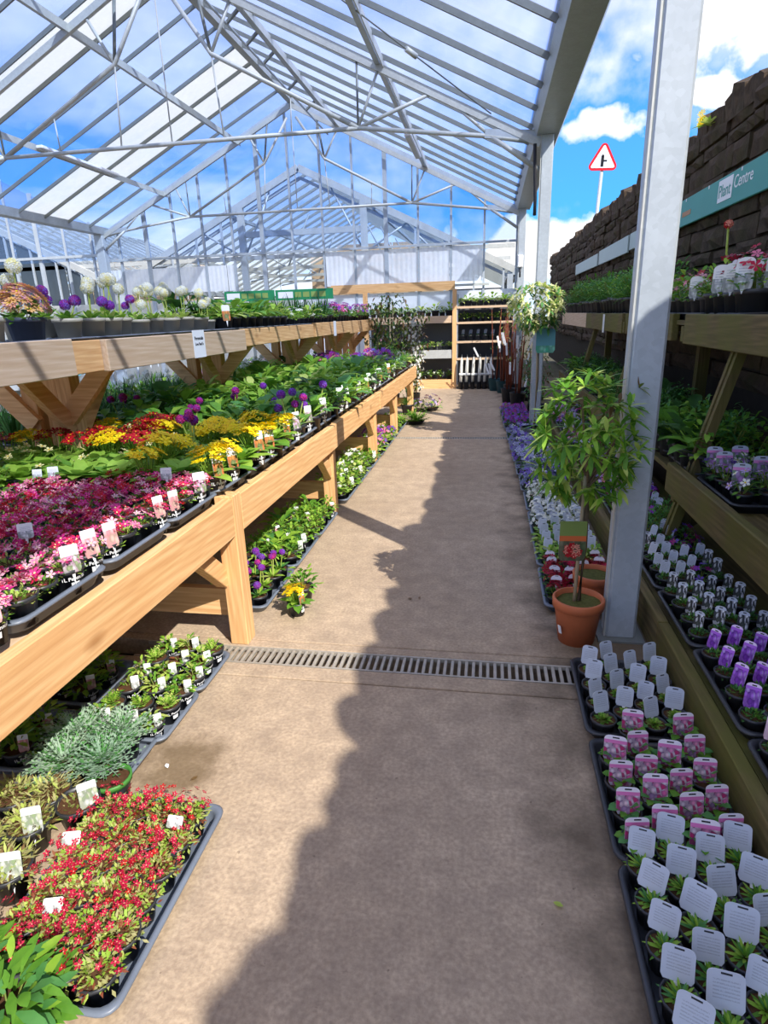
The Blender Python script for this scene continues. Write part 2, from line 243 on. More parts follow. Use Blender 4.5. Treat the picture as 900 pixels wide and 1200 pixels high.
# ------------------------------------------------------------------ mesh builder
def ortho(d, hint=Vector((0, 0, 1))):
    d = d.normalized()
    s = d.cross(hint)
    if s.length < 1e-4: s = d.cross(Vector((1, 0, 0)))
    s.normalize(); return s, s.cross(d).normalized()
S_C = .19   # flower centre radius as a share of the flower's
class MB:
    def __init__(s): s.v = []; s.f = []; s.m = []; s.uv = {}; s.mats = []; s.sm = []
    def mi(s, name):
        if name not in s.mats: s.mats.append(name)
        return s.mats.index(name)
    def face(s, idx, mat, smooth=False): s.f.append(tuple(idx)); s.m.append(s.mi(mat)); s.sm.append(smooth)
    def add(s, pts): b = len(s.v); s.v.extend([tuple(p) for p in pts]); return b
    def box(s, c, d, mat, rot=None, bev=0.0):
        c = Vector(c); hx, hy, hz = d[0] / 2, d[1] / 2, d[2] / 2
        if bev <= 0:
            P = [Vector((x, y, z)) for x in (-hx, hx) for y in (-hy, hy) for z in (-hz, hz)]
            Q = [(0, 1, 3, 2), (4, 6, 7, 5), (0, 4, 5, 1), (2, 3, 7, 6), (0, 2, 6, 4), (1, 5, 7, 3)]
        else:
            P = []; e = bev; sg = (-1, 1); ix = {}
            for a in sg:
                for b in sg:
                    for k in sg:
                        for ax in range(3):
                            p = [a * (hx - e), b * (hy - e), k * (hz - e)]; p[ax] = (a * hx, b * hy, k * hz)[ax]
                            ix[(a, b, k, ax)] = len(P); P.append(Vector(p))
            Q = []
            for a in sg:
                for ax in range(3):
                    o = [i for i in range(3) if i != ax]; lp = []
                    for (u, w) in ((-1, -1), (1, -1), (1, 1), (-1, 1)):
                        k = [0, 0, 0]; k[ax] = a; k[o[0]] = u; k[o[1]] = w; lp.append(ix[(k[0], k[1], k[2], ax)])
                    if (a > 0) == (ax == 1): lp.reverse()
                    Q.append(tuple(lp))
            for ax in range(3):
                o = [i for i in range(3) if i != ax]
                for u in sg:
                    for w in sg:
                        def g(t, which):
                            k = [0, 0, 0]; k[ax] = t; k[o[0]] = u; k[o[1]] = w; return ix[(k[0], k[1], k[2], which)]
                        lp = [g(-1, o[0]), g(1, o[0]), g(1, o[1]), g(-1, o[1])]
                        n = (P[lp[1]] - P[lp[0]]).cross(P[lp[2]] - P[lp[1]])
                        if n.dot(P[lp[0]] + P[lp[2]]) < 0: lp.reverse()
                        Q.append(tuple(lp))
            for a in sg:
                for b in sg:
                    for k in sg:
                        lp = [ix[(a, b, k, 0)], ix[(a, b, k, 1)], ix[(a, b, k, 2)]]
                        n = (P[lp[1]] - P[lp[0]]).cross(P[lp[2]] - P[lp[1]])
                        if n.dot(P[lp[0]]) < 0: lp.reverse()
                        Q.append(tuple(lp))
        if rot is not None: P = [rot @ p for p in P]
        b = s.add([c + p for p in P])
        for q in Q: s.face([b + i for i in q], mat)
        return s
    def bar(s, a, b, w, h, mat, hint=Vector((0, 0, 1)), bev=0.0):
        a = Vector(a); b = Vector(b); d = b - a; L_ = d.length; sd, u = ortho(d, hint)
        R = Matrix((sd, d.normalized(), u)).transposed()
        return s.box((a + b) / 2, (w, L_, h), mat, R, bev)
    def tube(s, pts, r, mat, n=8, caps=True):
        pts = [Vector(p) for p in pts]; rs = r if isinstance(r, (list, tuple)) else [r] * len(pts); rings = []
        for i, p in enumerate(pts):
            d = (pts[min(i + 1, len(pts) - 1)] - pts[max(i - 1, 0)]); a, b = ortho(d)
            rings.append(s.add([p + (a * math.cos(2 * PI * k / n) + b * math.sin(2 * PI * k / n)) * rs[i] for k in range(n)]))
        for i in range(len(pts) - 1):
            for k in range(n): s.face((rings[i] + k, rings[i] + (k + 1) % n, rings[i + 1] + (k + 1) % n, rings[i + 1] + k), mat, True)
        if caps:
            s.face([rings[0] + k for k in reversed(range(n))], mat); s.face([rings[-1] + k for k in range(n)], mat)
        return s
    def lathe(s, prof, mat, c=(0, 0, 0), n=14, smooth=True):
        c = Vector(c); R = []
        for (r, z) in prof: R.append(s.add([c + Vector((r * math.cos(2 * PI * k / n), r * math.sin(2 * PI * k / n), z)) for k in range(n)]))
        for i in range(len(prof) - 1):
            for k in range(n): s.face((R[i] + k, R[i] + (k + 1) % n, R[i + 1] + (k + 1) % n, R[i + 1] + k), mat, smooth)
        return s
    def disc(s, c, r, mat, n=12, dome=0.0, rng=None):
        c = Vector(c); b = s.add([c + Vector((r * math.cos(2 * PI * k / n), r * math.sin(2 * PI * k / n), (rng.uniform(-.004, .004) if rng else 0))) for k in range(n)] + [c + Vector((0, 0, dome))])
        for k in range(n): s.face((b + k, b + (k + 1) % n, b + n), mat, True)
        return s
    def leaf(s, p, d, L_, W, mat, droop=.25, fold=0.12):
        p = Vector(p); d = Vector(d).normalized(); sd, up = ortho(d); pr = ((0, .22), (.38, 1.0), (.74, .72), (1, 0)); R = []
        for t, w in pr:
            q = p + d * (L_ * t) + Vector((0, 0, -droop * L_ * t * t)); h = W * w / 2
            R.append((q - sd * h + up * (fold * h), q, q + sd * h + up * (fold * h)))
        b = s.add([R[0][0], R[0][2], R[1][0], R[1][1], R[1][2], R[2][0], R[2][1], R[2][2], R[3][1]])
        for q in ((0, 3, 2), (0, 1, 3), (1, 4, 3), (2, 3, 6, 5), (3, 4, 7, 6), (5, 6, 8), (6, 7, 8)): s.face([b + i for i in q], mat, True)
        return s
    def sliver(s, p, d, L_, W, mat, droop=.1):
        p = Vector(p); d = Vector(d).normalized(); sd, up = ortho(d)
        m_ = p + d * (L_ * .5) + Vector((0, 0, -droop * L_ * .25)); e = p + d * L_ + Vector((0, 0, -droop * L_))
        b = s.add([p, m_ - sd * (W / 2), m_ + sd * (W / 2), e]); s.face((b, b + 2, b + 3, b + 1), mat, True); return s
    def flower(s, c, nrm, r, mat, cmat=None, k=5, cup=.15, rng=random):
        c = Vector(c); a, b2 = ortho(Vector(nrm)); n = Vector(nrm).normalized(); a0 = rng.uniform(0, 6.28)
        for i in range(k):
            t = a0 + 2 * PI * i / k; d = a * math.cos(t) + b2 * math.sin(t); sd = n.cross(d); w = r * (2.9 / k)
            b = s.add([c, c + d * (r * .62) - sd * (w * .5) + n * (cup * r), c + d * r + n * (cup * r * 1.1), c + d * (r * .62) + sd * (w * .5) + n * (cup * r)])
            s.face((b, b + 1, b + 2, b + 3), mat, True)
        if cmat:
            q = c + n * (r * .12); b = s.add([q + (a * math.cos(2 * PI * i / 5) + b2 * math.sin(2 * PI * i / 5)) * (r * S_C) for i in range(5)] + [q + n * (r * .1)])
            for i in range(5): s.face((b + i, b + (i + 1) % 5, b + 5), cmat, True)
        return s
    def tag(s, c, w, h, mat, yaw=0.0, lean=.25, stem=.04, rnd=.3, th=.0012, stemmat='print_white'):
        """rounded-top plant label; faces -Y at yaw 0; c = middle of its lower edge"""
        R = Matrix.Rotation(yaw, 3, 'Z') @ Matrix.Rotation(-lean, 3, 'X'); c = Vector(c); pts = []; r = rnd * w
        pts += [(-w * .42, 0), (w * .42, 0), (w / 2, h * .12)]
        for k in range(5): a = k / 4 * PI / 2; pts.append((w / 2 - r + r * math.cos(a), h - r * .75 + r * .75 * math.sin(a)))
        for k in range(5): a = PI / 2 + k / 4 * PI / 2; pts.append((-w / 2 + r + r * math.cos(a), h - r * .75 + r * .75 * math.sin(a)))
        pts.append((-w / 2, h * .12)); n = len(pts)
        b = s.add([c + R @ Vector((x, -th / 2, z)) for x, z in pts]); b2 = s.add([c + R @ Vector((x, th / 2, z)) for x, z in pts])
        uv = [(x / w + .5, z / h) for x, z in pts]
        s.uv[len(s.f)] = uv; s.face([b + i for i in range(n)], mat)
        s.uv[len(s.f)] = list(reversed(uv)); s.face([b2 + i for i in reversed(range(n))], mat)
        for i in range(n): j = (i + 1) % n; s.face((b + j, b + i, b2 + i, b2 + j), stemmat)
        if stem > 0:
            P = [c + R @ Vector((x, 0, z)) for x, z in ((-w * .10, 0), (w * .10, 0), (0, -stem))]; q = s.add(P); s.face((q, q + 1, q + 2), stemmat)
        return s
    def merge(s, o):
        b = len(s.v); s.v.extend(o.v); mp = [s.mi(n) for n in o.mats]
        for i, f in enumerate(o.f):
            if i in o.uv: s.uv[len(s.f)] = o.uv[i]
            s.f.append(tuple(b + k for k in f)); s.m.append(mp[o.m[i]]); s.sm.append(o.sm[i])
        return s
    def mesh(s, name):
        me = bpy.data.meshes.new(name); me.from_pydata(s.v, [], s.f)
        for n in s.mats: me.materials.append(MAT[n])
        me.polygons.foreach_set('material_index', s.m); me.polygons.foreach_set('use_smooth', s.sm)
        if s.uv:
            u = me.uv_layers.new(name='UVMap')
            for fi, uv in s.uv.items():
                p = me.polygons[fi]
                for k, li in enumerate(p.loop_indices): u.data[li].uv = uv[k]
        me.update(); return me
    def build(s, name, parent=None, loc=None):
        return mk(name, s.mesh(name), parent, loc)
def mk(name, me, parent=None, loc=None, rz=0.0):
    o = bpy.data.objects.new(name, me); COL.objects.link(o)
    if parent is not None: o.parent = parent
    if loc is not None: o.location = loc
    if rz: o.rotation_euler = (0, 0, rz)
    return o
def tag(o, label=None, cat=None, group=None, kind=None):
    if label: o['label'] = label
    if cat: o['category'] = cat
    if group: o['group'] = group
    if kind: o['kind'] = kind
    return o
def thing(name, label, cat, loc=(0, 0, 0), rz=0.0, group=None):
    o = mk(name, None, None, loc, rz); o.empty_display_size = .1; return tag(o, label, cat, group)
def struct(name, loc=(0, 0, 0)):
    o = mk(name, None, None, loc); return tag(o, None, None, None, 'structure')
_one = ['first', 'second', 'third', 'fourth', 'fifth', 'sixth', 'seventh', 'eighth', 'ninth']
ORD = _one + ['tenth', 'eleventh', 'twelfth', 'thirteenth', 'fourteenth', 'fifteenth', 'sixteenth', 'seventeenth', 'eighteenth', 'nineteenth']
for _a, _b in (('twentieth', 'twenty'), ('thirtieth', 'thirty'), ('fortieth', 'forty'), ('fiftieth', 'fifty'), ('sixtieth', 'sixty')): ORD += [_a] + [_b + '-' + w for w in _one]
rng = random.Random(7)

# ================================================================== SETTING
# ---- ground outside, floor slabs with drain channels
g = MB().box((0, 30, -.35), (160, 160, .1), 'earth').build('floor_outside'); tag(g, kind='structure')
floor = struct('floor')
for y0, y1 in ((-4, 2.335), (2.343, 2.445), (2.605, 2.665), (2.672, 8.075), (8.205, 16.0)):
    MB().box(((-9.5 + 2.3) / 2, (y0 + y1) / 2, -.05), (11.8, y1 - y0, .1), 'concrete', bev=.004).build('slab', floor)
MB().box((-3.6, 6, -.2), (11.8, 20, .1), 'channel_dark').build('channel_bed', floor)
def drain(y0, y1, label, singles):
    t = thing('drain_grate', label, 'drain grate', (0, (y0 + y1) / 2, 0), group='floor drains'); w = y1 - y0
    for s in (-1, 1): MB().box((-.55, s * (w / 2 - .006), -.011), (2.4, .010, .020), 'grate').build('side_rail', t)
    b = MB().box((0, 0, -.012), (.015, w - .02, .016), 'grate', bev=.002)
    if singles:
        me = b.mesh('bar')
        for i in range(64): mk('bar', me, t, (-1.55 + i * .0335, 0, 0))
    else:
        m = MB()
        for i in range(64): m.box((-1.55 + i * .0335, 0, -.012), (.015, w - .02, .016), 'grate')
        tag(m.build('bars', t), kind='stuff')
drain(2.448, 2.602, 'slotted metal drain grate crossing the aisle beside the terracotta pot', True)
drain(8.078, 8.202, 'far slotted drain grate crossing the aisle by the second steel post', False)
# small litter on the concrete
for i, (px, py) in enumerate(((480, 702), (492, 701), (655, 1060), (228, 912), (195, 898), (247, 690))):
    p = atZ(px, py, .004); m = MB().leaf((-.012, 0, .003), (1, .2, .1), .028 if i != 5 else .06, .016 if i != 5 else .008, 'leaf_lime' if i == 2 else ('print_white' if i == 4 else 'leaf_brown'), .1)
    o = m.build('fallen_leaf', None, p); o.rotation_euler = (0, 0, i * 1.3)
    tag(o, ('dead brown leaf on the shaded concrete near the drain', 'smaller brown leaf scrap beside the larger dead leaf', 'yellow green leaf lying on the shaded concrete in front', 'brown leaf on the sunlit concrete past the red flower tray',
            'white petal on the damp patch behind red flower tray', 'dark twig on floor beside the purple primula tray')[i], 'leaf', 'litter on the floor')

# ---- roof geometry (prismatic section)
RX, RZ, SL = -4.3, 6.05, .487
EXR, EXL = .46, -9.06
def roof_z(x): return RZ - SL * abs(x - RX)
Y0, Y1, PITCH = -3.03, 14.55, .7325
ceiling = struct('ceiling')
NB = int(round((Y1 - Y0) / PITCH)); ys = [Y0 + i * PITCH for i in range(NB + 1)]
hz = {16, 20, 21}
for side, xe in (('r', EXR), ('l', EXL)):
    a = Vector((RX, 0, RZ)); b = Vector((xe, 0, roof_z(xe)))
    bm = MB().bar(a, b, .024, .055, 'galv_dark').mesh('glazing_bar')  # darker metal tone paints in the bars' backlit look
    pm = {}
    for k in ('glass_clear', 'glass_dusty', 'glass_hazy'):
        pm[k] = MB().bar(a + Vector((0, PITCH / 2, .03)), b + Vector((0, PITCH / 2, .03)), PITCH - .03, .004, k).mesh('pane')
    for i, y in enumerate(ys):
        mk('glazing_bar', bm, ceiling, (0, y, 0))
        if i < NB: mk('pane', pm['glass_dusty' if side == 'r' else ('glass_hazy' if i in hz else 'glass_clear')], ceiling, (0, y, 0))
ym = (Y0 + Y1) / 2; LN = Y1 - Y0
MB().bar((RX, Y0, RZ - .03), (RX, Y1, RZ - .03), .12, .10, 'aluminium').build('ridge_beam', ceiling)
for x in (-3.33, -1.45, -5.62, -7.5):
    z = roof_z(x) - .07
    MB().bar((x, Y0, z), (x, Y1, z), .06, .07, 'galvanised').build('purlin', ceiling)
    MB().bar((x + .07, Y0, z - .02), (x + .07, Y1, z - .02), .012, .10, 'galv_light').build('purlin_flange', ceiling)
# vent gear rod with brackets below the upper right purlin
x = -3.33; z = roof_z(x) - .17
MB().tube([(x - .22, 6, z - .05), (x - .22, Y1, z - .05)], .018, 'galvanised').build('vent_shaft', ceiling)
for y in (9.2, 9.9, 10.6, 11.8, 12.9): MB().bar((x - .22, y, z - .05), (x, y, z + .12), .05, .03, 'galv_dark').build('vent_bracket', ceiling)
# wind bracing rods
a = atY(430, 0, 7.2); a = Vector((-2.1, 6.6, roof_z(-2.1) - .1)); b = Vector((-.05, 8.7, roof_z(-.05) - .06))
MB().tube([a, b], .008, 'galv_dark', 6).tube([a.lerp(b, .55), a.lerp(b, .60)], .03, 'galv_light', 8).build('brace_rod', ceiling)
def gutter(x, z, w, label, nm):
    m = MB(); pr = [(-w / 2, .10), (-w / 2 + .03, .10), (-w * .28, -.02), (w * .28, -.02), (w / 2 - .03, .10), (w / 2, .10), (w * .33, -.05), (-w * .33, -.05)]
    A = m.add([(x + p, Y0, z + q) for p, q in pr]); B = m.add([(x + p, Y1, z + q) for p, q in pr]); n = len(pr)
    for i in range(n): j = (i + 1) % n; m.face((A + i, A + j, B + j, B + i), 'galvanised')
    m.face([A + i for i in range(n)], 'galvanised'); m.face([B + i for i in reversed(range(n))], 'galvanised')
    return tag(m.build(nm), label, 'gutter')
gutter(.64, 3.70, .40, 'long galvanised box gutter along the right eave of the roof', 'eaves_gutter')
gutter(EXL - .14, 3.68, .34, 'galvanised valley gutter along the left edge of the roof', 'valley_gutter')
# ---- steel posts
def post(x, y, h, w, label, holes=False, x2=None):
    t = thing('steel_post', label, 'post', (x, y, 0), group='galvanised roof posts')
    MB().box((0, 0, h / 2), (w, w * .9, h), 'galvanised', bev=.012).build('shaft', t)
    MB().box((-w / 2 - .004, -w * .45 + .02, h / 2), (.008, .03, h), 'galv_light').build('lip', t)
    MB().box((0, 0, .005), (w + .08, w + .08, .01), 'galv_dark').build('base_plate', t)
    return t
post(.685, 2.95, 3.66, .145, 'thick galvanised steel post beside the terracotta potted shrub')
post(.645, 8.75, 3.66, .145, 'second galvanised post behind the variegated round topped plant')
post(.62, 14.4, 3.66, .15, 'far galvanised corner post at the end wall beside white box')
post(EXL - .14, 14.4, 3.64, .2, 'steel post under the valley gutter at far left end')
post(EXL - .14, 8.75, 3.64, .15, 'left steel valley post behind the raised shelf')
MB_ = MB().box((.60, 14.28, 2.62), (.12, .10, .26), 'sign_white', bev=.02).tube([(.60, 14.26, 2.49), (.60, 14.26, 2.3)], .02, 'cable', 6)
tag(MB_.build('junction_box'), 'white electrical box fixed to far corner post', 'junction box')
o = MB().tube([(.49, 8.66, 3.55), (.50, 8.665, 3.3), (.52, 8.67, 2.95), (.52, 8.66, 2.75)], .022, 'cable', 8).build('hanging_cable'); tag(o, 'black cable looped down the second steel post from the gutter', 'cable')
# ---- trusses
def truss(y, label):
    t = thing('roof_truss', label, 'roof truss', (0, y, 0), group='roof trusses')
    def T(n, pts, r=.028, m='galv_light', k=8): MB().tube([(p[0], 0, p[1]) for p in pts], r, m, k).build(n, t)
    for s in (1, -1):
        f = lambda x: RX + s * (x - RX)
        xe = EXR + .1 if s > 0 else 2 * RX - EXL + .1
        MB().bar((f(RX), 0, RZ - .13), (f(xe), 0, roof_z(xe) - .12), .06, .085, 'galv_light').build('rafter', t)
        T('lower_chord', [(f(.42), 3.60), (f(-.05), 3.69), (f(-1.73), 3.90)]); T('upper_chord', [(f(-1.73), 3.90), (f(-3.62), 4.87), (f(RX + .1), RZ - .35)])
        T('strut', [(f(-.05), 3.69), (f(-.50), roof_z(-.5) - .14)], .02); T('strut', [(f(-1.73), 3.9), (f(-.80), roof_z(-.8) - .14)], .024)
        T('strut', [(f(-1.73), 3.9), (f(-1.45), roof_z(-1.45) - .14)], .018); T('strut', [(f(-1.73), 3.9), (f(-1.72), roof_z(-1.72) - .1)], .014, 'galv_dark')
        T('strut', [(f(-3.62), 4.87), (f(-3.30), roof_z(-3.3) - .14)], .022); T('strut', [(f(-3.62), 4.87), (f(-3.75), roof_z(-3.75) - .14)], .022, 'galv_dark')
        T('hanger', [(f(-3.62), 4.87), (f(-3.55), 3.90)], .012); T('hanger', [(f(-2.6), 4.35), (f(-2.62), 3.90)], .009)
        MB().bar((f(.58), 0, 3.66), (f(-.12), 0, 3.72), .05, .10, 'galvanised').build('gusset', t); T('knee_brace', [(f(-.05), 3.69), (f(.55), 3.28)], .03)
    T('tie_bar', [(-1.73, 3.90), (2 * RX + 1.73, 3.90)], .027); T('king_rod', [(RX, 3.9), (RX, RZ - .3)], .010)
truss(8.75, 'nearer lattice roof truss with round tie bar spanning the greenhouse')
truss(14.42, 'farther lattice roof truss in front of the glazed end wall')
def light(x, y0, y1, z, label, mount):
    t = thing('strip_light', label, 'light fitting', (x, y0, z), group='strip lights')
    MB().bar((0, 0, 0), (0, y1 - y0, 0), .12, .05, 'sign_white', bev=.01).build('housing', t); MB().bar((0, .02, -.03), (0, y1 - y0 - .02, -.03), .08, .02, 'galv_light').build('diffuser', t)
light(-7.35, 10.2, 12.4, roof_z(-7.35) - .16, 'unlit strip light below the left roof slope', 0)
light(-1.45, 11.6, 13.2, roof_z(-1.45) - .16, 'unlit strip light below the right roof slope', 0)

# ---- glazed end wall
wb = struct('wall_back'); WY = 14.6; mxs = [.55 - .7235 * i for i in range(20)]
for i, x in enumerate(mxs):
    top = roof_z(x) if x > EXL else 3.7 + SL * min(EXL - x, 9); h0 = 0.0
    MB().box((x, WY, (top + h0) / 2), (.045 if i % 4 else .09, .06, top - h0), 'galvanised').build('mullion', wb)
    if i + 1 < len(mxs):
        x2 = mxs[i + 1]; t2 = roof_z(x2) if x2 > EXL else 3.7 + SL * (EXL - x2)
        if x > EXL > x2: top = t2 = min(top, t2, 3.7)
        m = MB(); b = m.add([(x - .02, WY, 3.1), (x2 + .02, WY, 3.1), (x2 + .02, WY, t2 - .03), (x - .02, WY, top - .03)]); m.face((b, b + 1, b + 2, b + 3), 'glass_clear'); b = m.add([(x - .02, WY + .005, 3.1), (x2 + .02, WY + .005, 3.1), (x2 + .02, WY + .005, t2 - .03), (x - .02, WY + .005, top - .03)]); m.face((b + 3, b + 2, b + 1, b), 'glass_clear'); m.build('pane', wb)
        lo = 'poly_panel' if (-3.2 < x < .0 or -9.3 < x < -5.9) else 'glass_clear'
        if lo == 'poly_panel':
            zt = 3.02 if x > -4 else 2.85
            m = MB(); n = 12
            A = m.add([(x - .03 - (x - x2 - .06) * k / n, WY + (.004 if k % 2 else -.004), 2.28) for k in range(n + 1)]); B = m.add([(x - .03 - (x - x2 - .06) * k / n, WY + (.004 if k % 2 else -.004), zt) for k in range(n + 1)])
            for k in range(n): m.face((A + k, A + k + 1, B + k + 1, B + k), 'poly_panel')
            m.build('corrugated_panel', wb)
        MB().box(((x + x2) / 2, WY, 1.05), (x - x2 - .05, .02, 2.08), 'poly_panel' if x > -4 else 'glass_hazy').build('lower_pane', wb)
for (xa, xb, z, h, mt) in ((-.80, -3.65, 2.20, .19, 'timber_x'), (.6, -9.2, 3.06, .05, 'galvanised'), (-.05, -.80, 2.2, .05, 'galv_light'), (.6, -13.2, .1, .2, 'galvanised'), (-9.2, -13.2, 3.2, .06, 'galvanised')):
    MB().bar((xa, WY - .06, z), (xb, WY - .06, z), .05, h, mt).build('rail', wb)
for s, xe in ((1, .55), (-1, EXL)): MB().bar((RX, WY - .05, RZ - .02), (xe, WY - .05, roof_z(xe) - .02), .05, .09, 'galvanised').build('verge_bar', wb)

# ---- farther greenhouse beyond the end wall
def far_house(cx, hw, zr, ze, y0, y1, label):
    t = thing('greenhouse', label, 'greenhouse', (cx, y0, 0), group='farther greenhouse spans'); s_ = (zr - ze) / hw; L_ = y1 - y0
    for s in (1, -1):
        MB().bar((0, 0, zr), (s * hw, 0, ze), .10, .16, 'galv_light').build('gable_rafter', t); MB().bar((0, .12, zr - .2), (s * hw, .12, ze - .2), .06, .07, 'galvanised').build('gable_rafter', t)
        bm = MB().bar((0, 0, zr), (s * hw, 0, ze), .05, .07, 'aluminium').mesh('glazing_bar'); pm = MB().bar((0, .36, zr + .03), (s * hw, .36, ze + .03), .70, .006, 'glass_far').mesh('pane')
        for i in range(int(L_ / .72) + 1):
            mk('glazing_bar', bm, t, (0, i * .72, 0)); mk('pane', pm, t, (0, i * .72, 0))
        for q in (.35, .7): MB().bar((s * hw * q, 0, zr - s_ * hw * q - .1), (s * hw * q, L_, zr - s_ * hw * q - .1), .07, .08, 'galvanised').build('purlin', t)
        MB().box((s * hw, L_ / 2, ze - .05), (.3, L_, .14), 'galvanised').build('gutter', t)
        for yy in (0, L_ / 2, L_): MB().box((s * (hw - .1), yy, ze / 2 - .1), (.14, .14, ze), 'galvanised').build('column', t)
    for yy in (0.05, 3.6, 7.2, 10.8):
        MB().bar((-hw, yy, ze + .55), (hw, yy, ze + .55), .06, .10, 'galv_light').build('tie', t)
        for s in (1, -1):
            for q0, q1 in ((.3, .15), (.3, .5), (.62, .5), (.62, .8)): MB().tube([(s * hw * q0, yy, ze + .55), (s * hw * q1, yy, zr - s_ * hw * q1 - .1)], .025, 'galvanised', 5).build('web_strut', t)
    for x in (-1.6, 1.6): MB().box((x, 0, (zr - s_ * 1.6) / 2), (.16, .12, zr - s_ * 1.6), 'galv_light').build('portal_column', t)
    MB().bar((-1.6, 0, ze + 1.1), (1.6, 0, ze + 1.1), .08, .14, 'galv_light').build('portal_beam', t)
    for i in range(-7, 8):
        x = i * .72
        if abs(x) < hw and abs(x) > 1.7:
            h = zr - s_ * abs(x); MB().box((x, 0, h / 2), (.05, .05, h), 'galvanised').build('mullion', t)
    for i in range(5): MB().box((-2.4 + i * 1.2, L_ - .1, ze + .35), (1.15, .05, ze + .6 if abs(i - 2) < 2 else ze - .2), 'timber_grey_z').build('end_board', t)
    MB().box((0, L_, ze / 2), (2 * hw, .06, ze), 'block_wall').build('end_wall', t)
    if cx < -10:
        for k in range(5):
            xa = 1.72 + k * .715; h = zr - s_ * (xa + .69) - .15; m = MB(); h2 = zr - s_ * xa - .15
            A = m.add([(xa, .02, 0), (xa + .67, .02, 0), (xa + .67, .02, h), (xa, .02, h2)]); B = m.add([(xa, .05, 0), (xa + .67, .05, 0), (xa + .67, .05, h), (xa, .05, h2)])
            m.face((A, A + 1, A + 2, A + 3), 'glass_smoked'); m.face((B + 3, B + 2, B + 1, B), 'glass_smoked')
            for q in range(4): m.face((A + q, B + q, B + (q + 1) % 4, A + (q + 1) % 4), 'glass_smoked')
            m.build('dark_pane', t)
    return t
far_house(-4.75, 5.3, 5.12, 2.58, 16.2, 27.5, 'glass roofed greenhouse beyond the end wall, central span')
far_house(-15.4, 5.3, 5.12, 2.58, 16.2, 27.5, 'neighbouring greenhouse span at far left beyond the glass')

# ---- stone wall on the right
WX, WT = 2.2, 3.34
wr = struct('wall_right')
MB().box((WX + .28, 9, 1.6), (.46, 32, 3.36), 'mortar').build('core', wr)
def stone_mb(L_, h, d, r):
    m = MB(); nx, nz = 3, 2; idx = {}
    for i in range(nx + 1):
        for k in range(nz + 1):
            y = (i / nx - .5) * L_; z = (k / nz - .5) * h; edge = i in (0, nx) or k in (0, nz)
            dd = r.uniform(0, .012) if edge else r.uniform(.2, 1.0) * .06 + .012
            idx[(i, k)] = m.add([(-.012 - dd, y + (0 if i in (0, nx) else r.uniform(-.02, .02)), z + (0 if k in (0, nz) else r.uniform(-.015, .015)))])
    for i in range(nx):
        for k in range(nz): m.face((idx[(i, k)], idx[(i, k + 1)], idx[(i + 1, k + 1)], idx[(i + 1, k)]), 'stone', False)
    loop = [idx[(i, 0)] for i in range(nx + 1)] + [idx[(nx, k)] for k in range(1, nz + 1)] + [idx[(i, nz)] for i in reversed(range(nx))] + [idx[(0, k)] for k in reversed(range(1, nz))]
    bk = m.add([(d, m.v[i][1], m.v[i][2]) for i in loop])
    for i in range(len(loop)): j = (i + 1) % len(loop); m.face((loop[i], loop[j], bk + j, bk + i), 'stone')
    return m
r = random.Random(3); protos = {}; cnt = 0; rest = MB(); z = .9
while z < WT - .1:
    h = r.choice((.13, .17, .22, .28, .33)); h = min(h, WT - z); y = -2.0 + r.uniform(0, .4)
    while y < 25:
        L_ = r.choice((.22, .3, .4, .52, .66, .8)); k = (L_, round(h, 2), r.randrange(3))
        if k not in protos: mb_ = stone_mb(L_ - .018, h - .018, .06, r); protos[k] = (mb_, mb_.mesh('stone'))
        c = Vector((WX + .03 + r.uniform(-.035, .015), y + L_ / 2, z + h / 2 + .02 * math.sin(y * 1.7 + z * 3))); vis = inframe(c.x, c.y, c.z, 30)
        if vis and cnt < 285 and c.y < 13 and c.z > 1.35: mk('stone', protos[k][1], wr, c); cnt += 1
        elif c.y > 3 or c.z > 2.6:
            q = MB(); q.v = [tuple(Vector(v) + c) for v in protos[k][0].v]; q.f = protos[k][0].f; q.m = protos[k][0].m; q.sm = protos[k][0].sm; q.mats = protos[k][0].mats; rest.merge(q)
        y += L_
    z += h
tag(rest.build('far_stonework', wr), kind='stuff')
y = -5.0; r = random.Random(11)
while y < 25.5:
    L_ = r.uniform(.26, .55); h = r.uniform(.18, .38); m = MB(); n = 5; A = []
    for i in range(n + 1):
        t = i / n; hh = h * (.55 + .45 * math.sin(PI * min(1, max(0, .12 + .76 * t)))) + r.uniform(-.02, .02)
        A.append(m.add([(-.05, (t - .5) * L_ * .97, 0), (-.06 + r.uniform(-.02, .02), (t - .5) * L_ * .97, hh * .8), (.12, (t - .5) * L_ * .95, hh), (.42, (t - .5) * L_ * .95, hh * .85), (.45, (t - .5) * L_ * .97, 0)]))
    for i in range(n):
        for k in range(4): m.face((A[i] + k, A[i] + k + 1, A[i + 1] + k + 1, A[i + 1] + k), 'stone')
    m.face([A[0] + k for k in reversed(range(5))], 'stone'); m.face([A[n] + k for k in range(5)], 'stone')
    m.build('coping_stone', wr, (WX + .04, y + L_ / 2, WT - .08)); y += L_

